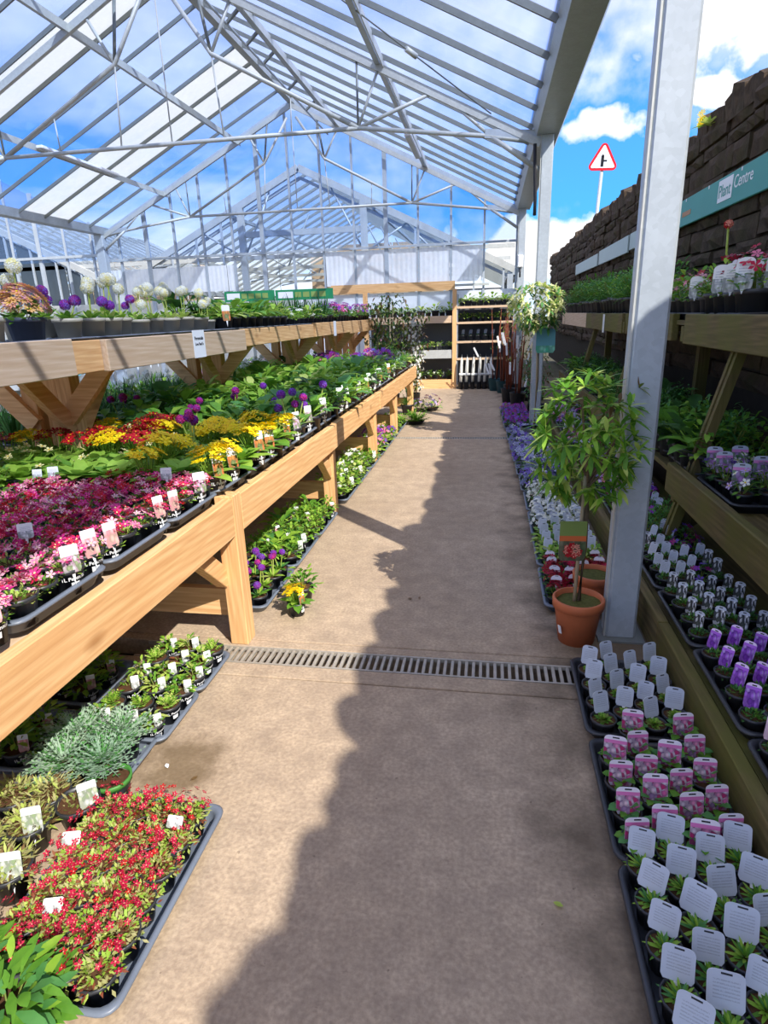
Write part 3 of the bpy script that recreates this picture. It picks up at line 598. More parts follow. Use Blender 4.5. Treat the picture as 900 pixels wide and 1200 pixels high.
# ================================================================== SIGNS
def text_mesh(body, size, mat, bold=0.0):
    cu = bpy.data.curves.new('lettering', 'FONT'); cu.body = body; cu.size = size; cu.extrude = .001; cu.offset = bold; cu.align_x = 'LEFT'; cu.resolution_u = 3
    ob = bpy.data.objects.new('lettering', cu); COL.objects.link(ob); dg = bpy.context.evaluated_depsgraph_get(); me = bpy.data.meshes.new_from_object(ob.evaluated_get(dg)); me.name = 'lettering'
    me.materials.clear(); me.materials.append(MAT[mat]); bpy.data.objects.remove(ob); return me
def text_on_wall(parent, body, size, mat, loc, bold=0.0):
    o = mk('lettering', text_mesh(body, size, mat, bold), parent, loc); o.rotation_euler = Euler((PI / 2, 0, -PI / 2)); return o
def banner(y0, y1, z0, z1, mat, label, full=False):
    t = thing('wall_banner', label, 'sign', (WX - .06, y0, (z0 + z1) / 2), group='sign boards along the stone wall'); MB().box((0, (y1 - y0) / 2, 0), (.03, y1 - y0, z1 - z0), mat, bev=.006).build('board', t)
    if full:
        MB().box((-.018, 1.27, .02), (.004, .36, .19), 'sign_white').build('logo_panel', t); text_on_wall(t, 'Plant', .155, 'banner_teal', (-.0215, 1.43, -.035))
        text_on_wall(t, 'Centre', .15, 'sign_white', (-.017, 1.06, -.01))
        for yy in (2.45, .15): MB().box((-.017, yy, -.02), (.003, .30, .05), 'ink_orange').build('faded_print', t)
        for yy in (.1, .9, 1.75, 2.5): MB().box((-.017, yy, (z1 - z0) / 2 - .02), (.006, .02, .03), 'sign_white').build('clip', t)
    return t
banner(5.45, 8.9, 2.46, 2.74, 'banner_teal', 'teal banner with white lettering on the stone wall', True)
banner(9.0, 10.85, 2.46, 2.70, 'banner_pale', 'pale blank sign board behind the thick steel post')
banner(11.0, 13.75, 2.44, 2.70, 'banner_pale', 'pale blank sign board left of the thick steel post')
banner(13.95, 17.3, 2.44, 2.68, 'banner_pale', 'farthest pale blank sign board along the stone wall')
# road sign beyond the wall
p = atY(696, 186, 19); t = thing('road_sign', 'red bordered triangular side road warning sign above the wall', 'road sign', (p.x, 19, 0))
def tri(m, c, R, th, mat, y, rr=.10):
    pts = []
    for k in range(3):
        a = PI / 2 + k * 2 * PI / 3; q = Vector((math.cos(a), math.sin(a))) * (R - 2 * rr)
        for j in range(-2, 3): b = a + j * PI / 6; pts.append(q + Vector((math.cos(b), math.sin(b))) * rr)
    n = len(pts); A = m.add([(v.x, y, c + v.y) for v in pts]); B = m.add([(v.x, y + th, c + v.y) for v in pts]); m.face([A + i for i in reversed(range(n))], mat); m.face([B + i for i in range(n)], mat)
    for i in range(n): j = (i + 1) % n; m.face((A + i, A + j, B + j, B + i), mat)
    return m
cz = p.z - .04; MB().tube([(0, .06, 0), (0, .06, cz + .2)], .045, 'galvanised', 10).build('pole', t)
pl = tri(MB(), cz, .50, .012, 'sign_red', 0).build('plate', t); tri(MB(), cz, .375, .004, 'sign_white', -.006, .03).build('white_face', pl)
MB().box((-.02, -.009, cz - .03), (.075, .004, .26), 'sign_black').box((.055, -.009, cz - .02), (.09, .004, .04), 'sign_black').box((-.02, -.009, cz + .10), (.053, .004, .053), 'sign_black', Matrix.Rotation(PI / 4, 3, 'Y')).build('junction_symbol', pl)
t.rotation_euler = (0, .045, 0)
# green hanging signs over the far shelves
for i, (pa, pb) in enumerate((((262, 341), (322, 339)), ((322, 339), (391, 336)))):
    a = atY(pa[0], pa[1], 12.6 + i * .02); b = atY(pb[0], pb[1], 12.6 + i * .02); w = (b - a).length - .03
    t = thing('shelf_sign', ('green board sign with white logo above the raised shelf, left one', 'green board sign with yellow print above the raised shelf, right one')[i], 'sign', ((a.x + b.x) / 2, 12.6, a.z - .12), group='green signs')
    MB().box((0, 0, 0), (w, .03, .2), 'sign_green').build('board', t); MB().box((-w * .32, -.018, .0), (w * .26, .005, .12), 'sign_white').build('logo_panel', t)
    for k in range(4): MB().box((w * (-.1 + .14 * k), -.018, .0), (w * .11, .004, .10), 'ink_yellow').build('print', t)
    for s in (-1, 1): MB().tube([(s * w * .4, 0, .1), (s * w * .4, 0, .9)], .006, 'galv_dark', 5).build('hanging_wire', t)
    MB().box((0, .03, -(a.z - .12) / 2), (.06, .03, a.z - .12), 'galv_dark').build('stake', t)

# ================================================================== LEFT BENCH
BX, BT = -1.2, .79
bench = thing('display_bench', 'long timber plant bench with orange beams along the left aisle', 'bench', (-1.2, 2.6, 0))
bench.location = (0, 0, 0)
for y0, y1, dx in ((-1.2, 2.70, 0), (2.705, 4.72, .004), (4.726, 6.72, -.004), (6.726, 8.30, .003), (8.306, 10.3, 0)):
    MB().box((BX - .024 + dx, (y0 + y1) / 2, .695), (.048, y1 - y0, .19), 'timber_y', bev=.004).build('front_beam', bench)
for i, y in enumerate((2.66, 4.78, 6.72, 8.34, 10.2)):
    MB().box((BX - .10 if i else BX - .045, y, .36 if i else .40), (.095, .10, .72 if i else .80), 'timber_z', bev=.004).build('post', bench)
    MB().bar((BX - .10, y - .34, .63), (BX - .10, y - .03, .36), .06, .09, 'timber_y', bev=.003).build('brace', bench)
    MB().box((-2.9, y, .36), (.1, .1, .72), 'timber_z').build('rear_post', bench)
    MB().bar((BX - .10, y + .05, .20), (-2.9, y + .05, .20), .045, .15, 'timber_x').build('cross_rail', bench)
    MB().bar((BX - .15, y, .66), (-4.4, y, .66), .05, .12, 'timber_x').build('bearer', bench)
for i in range(14): MB().box((-1.36 - i * .235, 4.4, .738), (.215, 11.6, .024), 'timber_grey_y').build('top_board', bench)
# raised middle tier
rs = thing('raised_shelf', 'raised timber plant shelf with pale fascia above the left bench', 'shelf', (0, 0, 0))
for y0, y1, x, z0, z1, m in ((-.6, 3.0, -2.17, 1.345, 1.535, 'timber_grey_y'), (3.0, 3.30, -2.21, 1.345, 1.52, 'timber_y'), (3.30, 5.42, -2.18, 1.34, 1.52, 'timber_grey_y'), (5.42, 7.74, -2.2, 1.37, 1.525, 'timber_y'), (7.76, 9.83, -2.18, 1.37, 1.54, 'timber_y'), (9.85, 11.9, -2.2, 1.345, 1.54, 'timber_y')):
    MB().box((x - .024, (y0 + y1) / 2, (z0 + z1) / 2), (.048, y1 - y0 - .008, z1 - z0), m, bev=.004).build('fascia_board', rs)
for i in range(5): MB().box((-2.34 - i * .19, 5.6, 1.49), (.17, 12.3, .022), 'timber_grey_y').build('shelf_board', rs)
for y in (3.5, 5.75, 8.2, 10.5, 11.8):
    for k, x in enumerate((-2.62, -2.75, -2.88)): MB().box((x, y + (.02 if k == 1 else 0), 1.10), (.10, .10 if k != 1 else .06, .70), 'timber_z', bev=.003).build('post', rs)
    for s in (-1, 1): MB().bar((-2.6, y + s * .05, .98), (-2.6, y + s * .42, 1.36), .05, .10, 'timber_y').build('brace', rs)
    for s in (-1, 1): MB().bar((-2.75 + s * .1, y - .06, 1.0), (-2.75 + s * .48, y - .06, 1.40), .05, .11, 'timber_x').build('side_brace', rs)
    MB().box((-2.7, y, 1.42), (.95, .05, .12), 'timber_x').build('bearer', rs)
def price_card(p, w, h, lines, label):
    t = thing('price_card', label, 'price card', p, group='price cards'); MB().box((0, 0, 0), (.004, w, h), 'print_white').build('card', t)
    for tx, sz, y, z in lines:
        o = mk('lettering', text_mesh(tx, sz, 'print_dark'), t, (.003, y, z)); o.rotation_euler = Euler((PI / 2, 0, PI / 2))
    return t
price_card((-2.175, 4.47, 1.44), .19, .20, (('Perennials', .035, -.075, .03), ("Low Back's", .03, -.07, -.01)), 'white price card pinned on the raised shelf fascia')
price_card((-2.175, 8.75, 1.45), .14, .20, (), 'blank white strip card on the far raised shelf fascia')

# ================================================================== RIGHT STAGING
st = thing('kerb_board', 'low green weathered timber kerb behind the floor trays on the right', 'timber kerb', (0, 0, 0))
for y0, y1 in ((.3, 2.72), (2.73, 4.9), (4.92, 7.6), (7.62, 10.6)): MB().box((.835, (y0 + y1) / 2, .095), (.05, y1 - y0, .19), 'timber_old_y', bev=.004).build('board', st)
for i in range(3): MB().box((.96 + i * .20, 5.4, .165), (.19, 10.2, .03), 'timber_old_y').build('slat', st)
for y in (.8, 2.6, 4.4, 6.2, 8.0, 9.8): MB().box((1.16, y, .07), (.5, .06, .14), 'timber_old_x').build('bearer', st)
s3 = thing('middle_staging', 'middle tier of mossy timber staging with broad front beam on the right', 'shelf', (0, 0, 0))
for y0, y1 in ((-.5, 2.35), (2.36, 3.88), (4.7, 7.2), (7.22, 10.2)): MB().box((1.12, (y0 + y1) / 2, .60), (.05, y1 - y0, .18), 'timber_old_y', bev=.005).build('front_beam', s3)
for i in range(3): MB().box((1.25 + i * .20, 5.0, .60), (.19, 10.8, .03), 'timber_old_y').build('slat', s3)
for y in (1.2, 3.72, 6.2, 8.6):
    for d in (0, .065): MB().bar((1.075, y + d, .10), (1.375, y + d, 1.38), .035, .05, 'timber_old_z').build('leaning_post', s3)
    MB().bar((1.1, y + .2, .19), (1.55, y + .2, .55), .05, .12, 'timber_old_z').build('brace', s3); MB().box((1.5, y, .54), (.8, .06, .1), 'timber_old_x').build('bearer', s3)
s4 = thing('top_staging', 'top tier of mossy timber staging against the stone wall', 'shelf', (0, 0, 0))
for y0, y1, x in ((-.3, 3.0, 1.30), (3.01, 4.50, 1.30), (4.9, 6.55, 1.33), (6.6, 9.0, 1.31), (9.05, 12.0, 1.32)): MB().box((x, (y0 + y1) / 2, 1.455), (.05, y1 - y0, .19), 'timber_old_y' if y0 < 9 else 'timber_grey_y', bev=.005).build('fascia_board', s4)
for i in range(4): MB().box((1.43 + i * .20, 5.8, 1.49), (.19, 12.2, .03), 'timber_old_y').build('slat', s4)
for y in (.6, 2.3, 4.6, 6.55, 9.0, 11.6): MB().box((1.72, y, 1.42), (.85, .06, .1), 'timber_old_x').build('bearer', s4); MB().box((2.06, y, .72), (.1, .1, 1.44), 'timber_old_z').build('rear_post', s4)
price_card((1.28, 7.6, 1.44), .10, .2, (), 'white price strip on the top right staging fascia').rotation_euler = (0, 0, PI)

# ================================================================== END SHELVING
es = thing('end_shelf_unit', 'timber shelf unit against the end wall at left', 'shelf', (0, 0, 0))
for z0, z1, m in ((1.41, 1.56, 'timber_grey_x'), (.66, .84, 'galv_light'), (.0, .20, 'timber_x')):
    MB().box((-1.75, 13.88, (z0 + z1) / 2), (1.95, .04, z1 - z0), m).build('fascia_board', es); MB().box((-1.75, 14.15, z1 - .04), (1.95, .5, .03), m).build('shelf_board', es)
MB().box((-1.75, 14.42, .75), (1.95, .03, 1.5), 'block_wall').build('back_panel', es)
for x in (-.77, -2.73): MB().box((x, 13.88, 1.05), (.09, .09, 2.1), 'timber_z').build('post', es)
er = thing('end_rack', 'dark open rack with thin shelves at the end wall by corner post', 'shelf rack', (0, 0, 0))
for z in (1.72, 1.40, 1.00, .64, .06): MB().box((-.11, 14.1, z), (1.20, .5, .03), 'plastic_grey').build('shelf_board', er); MB().box((-.11, 13.85, z), (1.22, .03, .045), 'timber_grey_x').build('edge_strip', er)
for x in (-.72, .50): 
    for y in (13.87, 14.34): MB().box((x, y, 1.0), (.035, .035, 2.0), 'galvanised').build('upright', er)
MB().box((-.11, 14.42, .95), (1.2, .03, 1.9), 'block_wall').build('back_panel', er)

# ================================================================== PLANT PROTOTYPES
def U(r, a, b): return r.uniform(a, b)
def hemi(r, up=.0):
    a = r.uniform(0, 2 * PI); z = r.uniform(up, 1); q = math.sqrt(max(0, 1 - z * z)); return Vector((q * math.cos(a), q * math.sin(a), z))
def sphere(r):
    z = r.uniform(-1, 1); a = r.uniform(0, 2 * PI); q = math.sqrt(1 - z * z); return Vector((q * math.cos(a), q * math.sin(a), z))
def pot_mb(rt, h, mat='plastic_black', rim=True, print_=False, n=14):
    m = MB(); rb = rt * .74; pr = [(0.001, 0), (rb, 0), (rt * .95, h * .84)]
    pr += [(rt * .96, h * .84), (rt * 1.04, h * .85), (rt * 1.05, h), (rt * .96, h), (rt * .93, h * .82)] if rim else [(rt, h), (rt * .95, h), (rt * .92, h * .82)]
    m.lathe(pr, mat, n=n)
    return m
TXT = {}
def print_mb(rt, h):
    """white lettering and a small sticker wrapped round the aisle side of the pot"""
    m = MB(); rr = lambda z: rt * (.74 + .22 * (z / h) / .84) * 1.02
    if 'p' not in TXT: TXT['p'] = text_mesh('1L Perennial', .017, 'print_white', .0004)
    me = TXT['p']; w = max(v.co.x for v in me.vertices)
    b = m.add([(rr(h * .60 + v.co.y) * math.cos(-.45 + (v.co.x - w / 2) / rt), rr(h * .60 + v.co.y) * math.sin(-.45 + (v.co.x - w / 2) / rt), h * .60 + v.co.y) for v in me.vertices])
    for p in me.polygons:
        if p.normal.z > .5: m.face([b + k for k in p.vertices], 'print_white')
    A = []
    for k in range(5):
        t = -.70 + .55 * k / 4
        for z in (h * .30, h * .52): A.append((rr(z) * math.cos(t), rr(z) * math.sin(t), z))
    b = m.add(A)
    for k in range(4): m.face((b + 2 * k, b + 2 * k + 2, b + 2 * k + 3, b + 2 * k + 1), 'print_white', True)
    return m
def dome_leaves(m, r, c, rad, hgt, n, L_, W, mats, out_=.6, droop=.2):
    for i in range(n):
        h = hemi(r, .0); p = Vector(c) + Vector((h.x * rad * U(r, .3, 1), h.y * rad * U(r, .3, 1), h.z * hgt * U(r, .45, 1)))
        d = Vector((h.x * out_, h.y * out_, .35 + h.z * .6)) + sphere(r) * .35; m.leaf(p, d, L_ * U(r, .7, 1.2), W * U(r, .8, 1.2), r.choice(mats), droop)
def dome_slivers(m, r, c, rad, hgt, n, L_, W, mats, up=.6, spread=.5):
    for i in range(n):
        h = hemi(r, .0); p = Vector(c) + Vector((h.x * rad * U(r, .2, 1), h.y * rad * U(r, .2, 1), h.z * hgt * U(r, .2, 1)))
        m.sliver(p, Vector((h.x, h.y, up)) + sphere(r) * spread, L_ * U(r, .7, 1.3), W, r.choice(mats))
def rosette(m, r, c, n, L_, W, mats, t0=.25, t1=1.2, droop=.3):
    for i in range(n):
        a = i * 2.4 + U(r, -.2, .2); f = (i + .5) / n; el = t0 + (t1 - t0) * (1 - f) if False else t1 - (t1 - t0) * f
        d = Vector((math.cos(a) * math.cos(el), math.sin(a) * math.cos(el), math.sin(el))); m.leaf(Vector(c) + d * (.02 * L_), d, L_ * (.55 + .45 * f) * U(r, .85, 1.15), W * (.6 + .4 * f), r.choice(mats), droop)
def ballhead(m, r, c, R, n, fr, mats, cm=None):
    for i in range(n):
        z = 1 - 2 * (i + .5) / n
        if z < -.75: continue
        a = i * 2.39996; q = math.sqrt(1 - z * z); d = Vector((q * math.cos(a), q * math.sin(a), z)); m.flower(Vector(c) + d * R, d, fr, r.choice(mats), cm, 5, .1, r)
POT = {}
PV = 6
def proto(kind, v):
    """ordered parts of one potted plant of this kind: name -> mesh builder; the pot stands at z=0"""
    r = random.Random(hash_(kind) + v * 101); P = {}; S = SPEC[kind]; rt, h = S.get('pot', (.046, .075)); pm = S.get('potmat', 'plastic_black')
    if rt:
        P['pot'] = pot_mb(rt, h, pm); P['soil'] = MB().disc((0, 0, h * .86), rt * .93, S.get('soil', 'soil'), 12, .006, r)
        if S.get('print'): P['pot_print'] = print_mb(rt, h)
    fo, fl = MB(), MB(); top = h * .86; mats = S['leaf']; sz = S.get('size', 1.0); t = S['type']
    if t == 'mat':
        R = rt * S.get('spread', 1.15); hh = S.get('h', .035) * sz; dome_slivers(fo, r, (0, 0, top - .008), R, hh, S.get('n', 110), S.get('ll', .022) * sz, .008 * sz, mats, .5, .7); dome_leaves(fo, r, (0, 0, top - .01), R, hh, 26, .02 * sz, .010 * sz, mats)
        for i in range(S.get('nf', 0)):
            a = U(r, 0, 6.28); q = math.sqrt(U(r, 0, 1)) * R * 1.06; c = Vector((q * math.cos(a), q * math.sin(a), top + hh * (1.25 - .6 * (q / R) ** 2) + U(r, 0, .028)))
            fl.flower(c, Vector((math.cos(a) * .5, math.sin(a) * .5 - .35, .9)) + sphere(r) * .35, S.get('fr', .0115) * U(r, .8, 1.2), r.choice(S['fl']), S.get('fc'), 5, .2, r)
    elif t == 'rosette':
        rosette(fo, r, (0, 0, top), S.get('n', 24), S.get('ll', .04), S.get('lw', .013), mats, .1, 1.25, .15)
        if S.get('bare'): dome_slivers(fo, r, (0, 0, top), rt * .8, .01, 12, .012, .004, ['leaf_straw', 'leaf_brown'], .2)
    elif t == 'primula':
        rosette(fo, r, (0, 0, top), S.get('n', 13), .13 * sz, .058 * sz, mats, .2, 1.0, .3)
        for i in range(S.get('nf', 13)):
            a = U(r, 0, 6.28); q = math.sqrt(U(r, 0, 1)) * S.get('fs', .06); c = Vector((q * math.cos(a), q * math.sin(a), top + S.get('fh', .07) + U(r, -.012, .018) - q * .3)); fl.flower(c, Vector((math.cos(a) * q * 8, math.sin(a) * q * 8 - .3, 1)), S.get('fr', .019) * U(r, .85, 1.15), r.choice(S['fl']), S.get('fc'), 5, .15, r)
            fo.tube([(q * .3 * math.cos(a), q * .3 * math.sin(a), top), c], .0015, 'leaf_bright', 3, False)
    elif t == 'drum':
        rosette(fo, r, (0, 0, top), 11, .105 * sz, .034 * sz, mats, .35, 1.15, .25)
        for i in range(S.get('heads', 2)):
            a = U(r, 0, 6.28); q = U(r, .01, .06); hh = S.get('stem', .16) * U(r, .42, 1.12); c = Vector((q * math.cos(a), q * math.sin(a), top + hh)); fo.tube([(q * .2 * math.cos(a), q * .2 * math.sin(a), top), c], .0038, S.get('stemmat', 'leaf_lime'), 5, False)
            P['flower_head#%d' % i] = MB(); ballhead(P['flower_head#%d' % i], r, c + Vector((0, 0, .008)), S.get('hr', .026) * U(r, .85, 1.1), S.get('hn', 34), S.get('fhr', .0125), S['fl'], S.get('fc'))
    elif t == 'bush':
        R = S.get('R', .07) * sz; hh = S.get('h', .11) * sz; L_ = S.get('ll', .045) * sz; W = S.get('lw', .025) * sz
        for i in range(S.get('n', 46)):
            d = hemi(r, -.05); q = U(r, .45, 1); p = Vector((d.x * R * q, d.y * R * q, top + max(.005, d.z * hh * q))); fo.leaf(p, Vector((d.x, d.y, U(r, .0, .8))) + sphere(r) * .35, L_ * U(r, .7, 1.25), W * U(r, .8, 1.2), r.choice(mats), .3)
        for i in range(5): a = U(r, 0, 6.28); fo.tube([(0, 0, top - .01), (R * .6 * math.cos(a), R * .6 * math.sin(a), top + hh * .6)], .0025, 'leaf_olive', 4, False)
        for i in range(S.get('nf', 0)):
            d = hemi(r, .25); c = Vector((d.x * R * 1.05, d.y * R * 1.05, top + d.z * hh * 1.08 + .012)); k = r.choice(S['fl']); fl.flower(c, d + Vector((0, -.4, .3)) + sphere(r) * .3, S.get('fr', .02) * U(r, .8, 1.15), k, S.get('fc'), S.get('k', 5), .1, r)
    elif t == 'leafy':
        for i in range(S.get('n', 15)):
            a = i * 2.4 + U(r, -.3, .3); el = U(r, .25, 1.2); ll = S.get('ll', .12) * U(r, .7, 1.15); st = U(r, .02, S.get('st', .10)); b = Vector((math.cos(a) * math.cos(el), math.sin(a) * math.cos(el), math.sin(el)))
            e = Vector((0, 0, top)) + b * st; fo.tube([(0, 0, top - .005), e], .0025, 'leaf_bright', 4, False); fo.leaf(e, Vector((b.x, b.y, b.z * .5 + .1)), ll, S.get('lw', .06) * U(r, .8, 1.2), r.choice(mats), .4, .25)
        for i in range(S.get('nf', 0)):
            d = hemi(r, .4); fl.flower(Vector((d.x * .08, d.y * .08, top + .12 + d.z * .05)), d + Vector((0, 0, .4)), .018, r.choice(S['fl']), S.get('fc'), 5, .1, r)
    elif t == 'feather':
        R = S.get('R', .07) * sz; hh = S.get('h', .10) * sz
        for i in range(S.get('n', 26)):
            d = hemi(r, .1); ln = Vector((d.x * R, d.y * R, max(.02, d.z * hh))); b = Vector((0, 0, top)); e = b + ln * U(r, .8, 1.2)
            for k in range(8):
                q = b.lerp(e, .25 + .75 * k / 8); s_ = -1 if k % 2 else 1; sd, up_ = ortho(ln); fo.sliver(q, ln.normalized() * .7 + sd * s_ + Vector((0, 0, .1)), S.get('ll', .028) * sz * (1.1 - k / 12), .008 * sz, r.choice(mats))
            fo.sliver(b, ln, ln.length * 1.1, .005, mats[0], 0)
        for i in range(S.get('nf', 0)):
            d = hemi(r, .2); fl.flower(Vector((d.x * R, d.y * R, top + d.z * hh * 1.1 + .01)), d + Vector((0, 0, .5)), S.get('fr', .013), r.choice(S['fl']), S.get('fc'), 5, .1, r)
    elif t == 'grass':
        for i in range(S.get('n', 46)):
            a = U(r, 0, 6.28); el = U(r, .9, 1.5); L_ = S.get('ll', .26) * U(r, .6, 1.1); d = Vector((math.cos(a) * math.cos(el), math.sin(a) * math.cos(el), math.sin(el))); fo.leaf(Vector((d.x * .06, d.y * .06, top)), d, L_, .011, r.choice(mats), U(r, .05, .5))
        for i in range(S.get('nf', 0)):
            a = U(r, 0, 6.28); c = Vector((.05 * math.cos(a), .05 * math.sin(a), top + U(r, .12, .22))); ballhead(fl, r, c, .016, 14, .012, S['fl'])
    if 0 < S.get('nf', 0) <= 8 and t in ('primula', 'bush') and fl.f:
        per = len(fl.f) // S['nf']; vp = len(fl.v) // S['nf']
        for i in range(S['nf']):
            q = MB(); q.mats = list(fl.mats); q.v = fl.v[i * vp:(i + 1) * vp]; q.f = [tuple(k - i * vp for k in f_) for f_ in fl.f[i * per:(i + 1) * per]]; q.m = fl.m[i * per:(i + 1) * per]; q.sm = fl.sm[i * per:(i + 1) * per]; P['flower#%d' % i] = q
        fl = MB()
    P['foliage'] = fo
    if fl.f: P['flowers'] = fl
    if S.get('tag'):
        w, hh, mt = S['tag']; yw = S.get('tyaw', 0); off = S.get('toff', (0, rt * .75)); c = (off[0], off[1], top + S.get('tz', .012)); tj = S.get('tj', .25); yy = yw + U(r, -tj, tj)
        P['plant_label'] = MB().tag(c, w, hh, mt, yy, S.get('lean', .25) + U(r, -.06, .10), S.get('tstem', .04), S.get('rnd', .3))
    return P
def hash_(s_):
    h = 7
    for ch in s_: h = (h * 31 + ord(ch)) % 100003
    return h
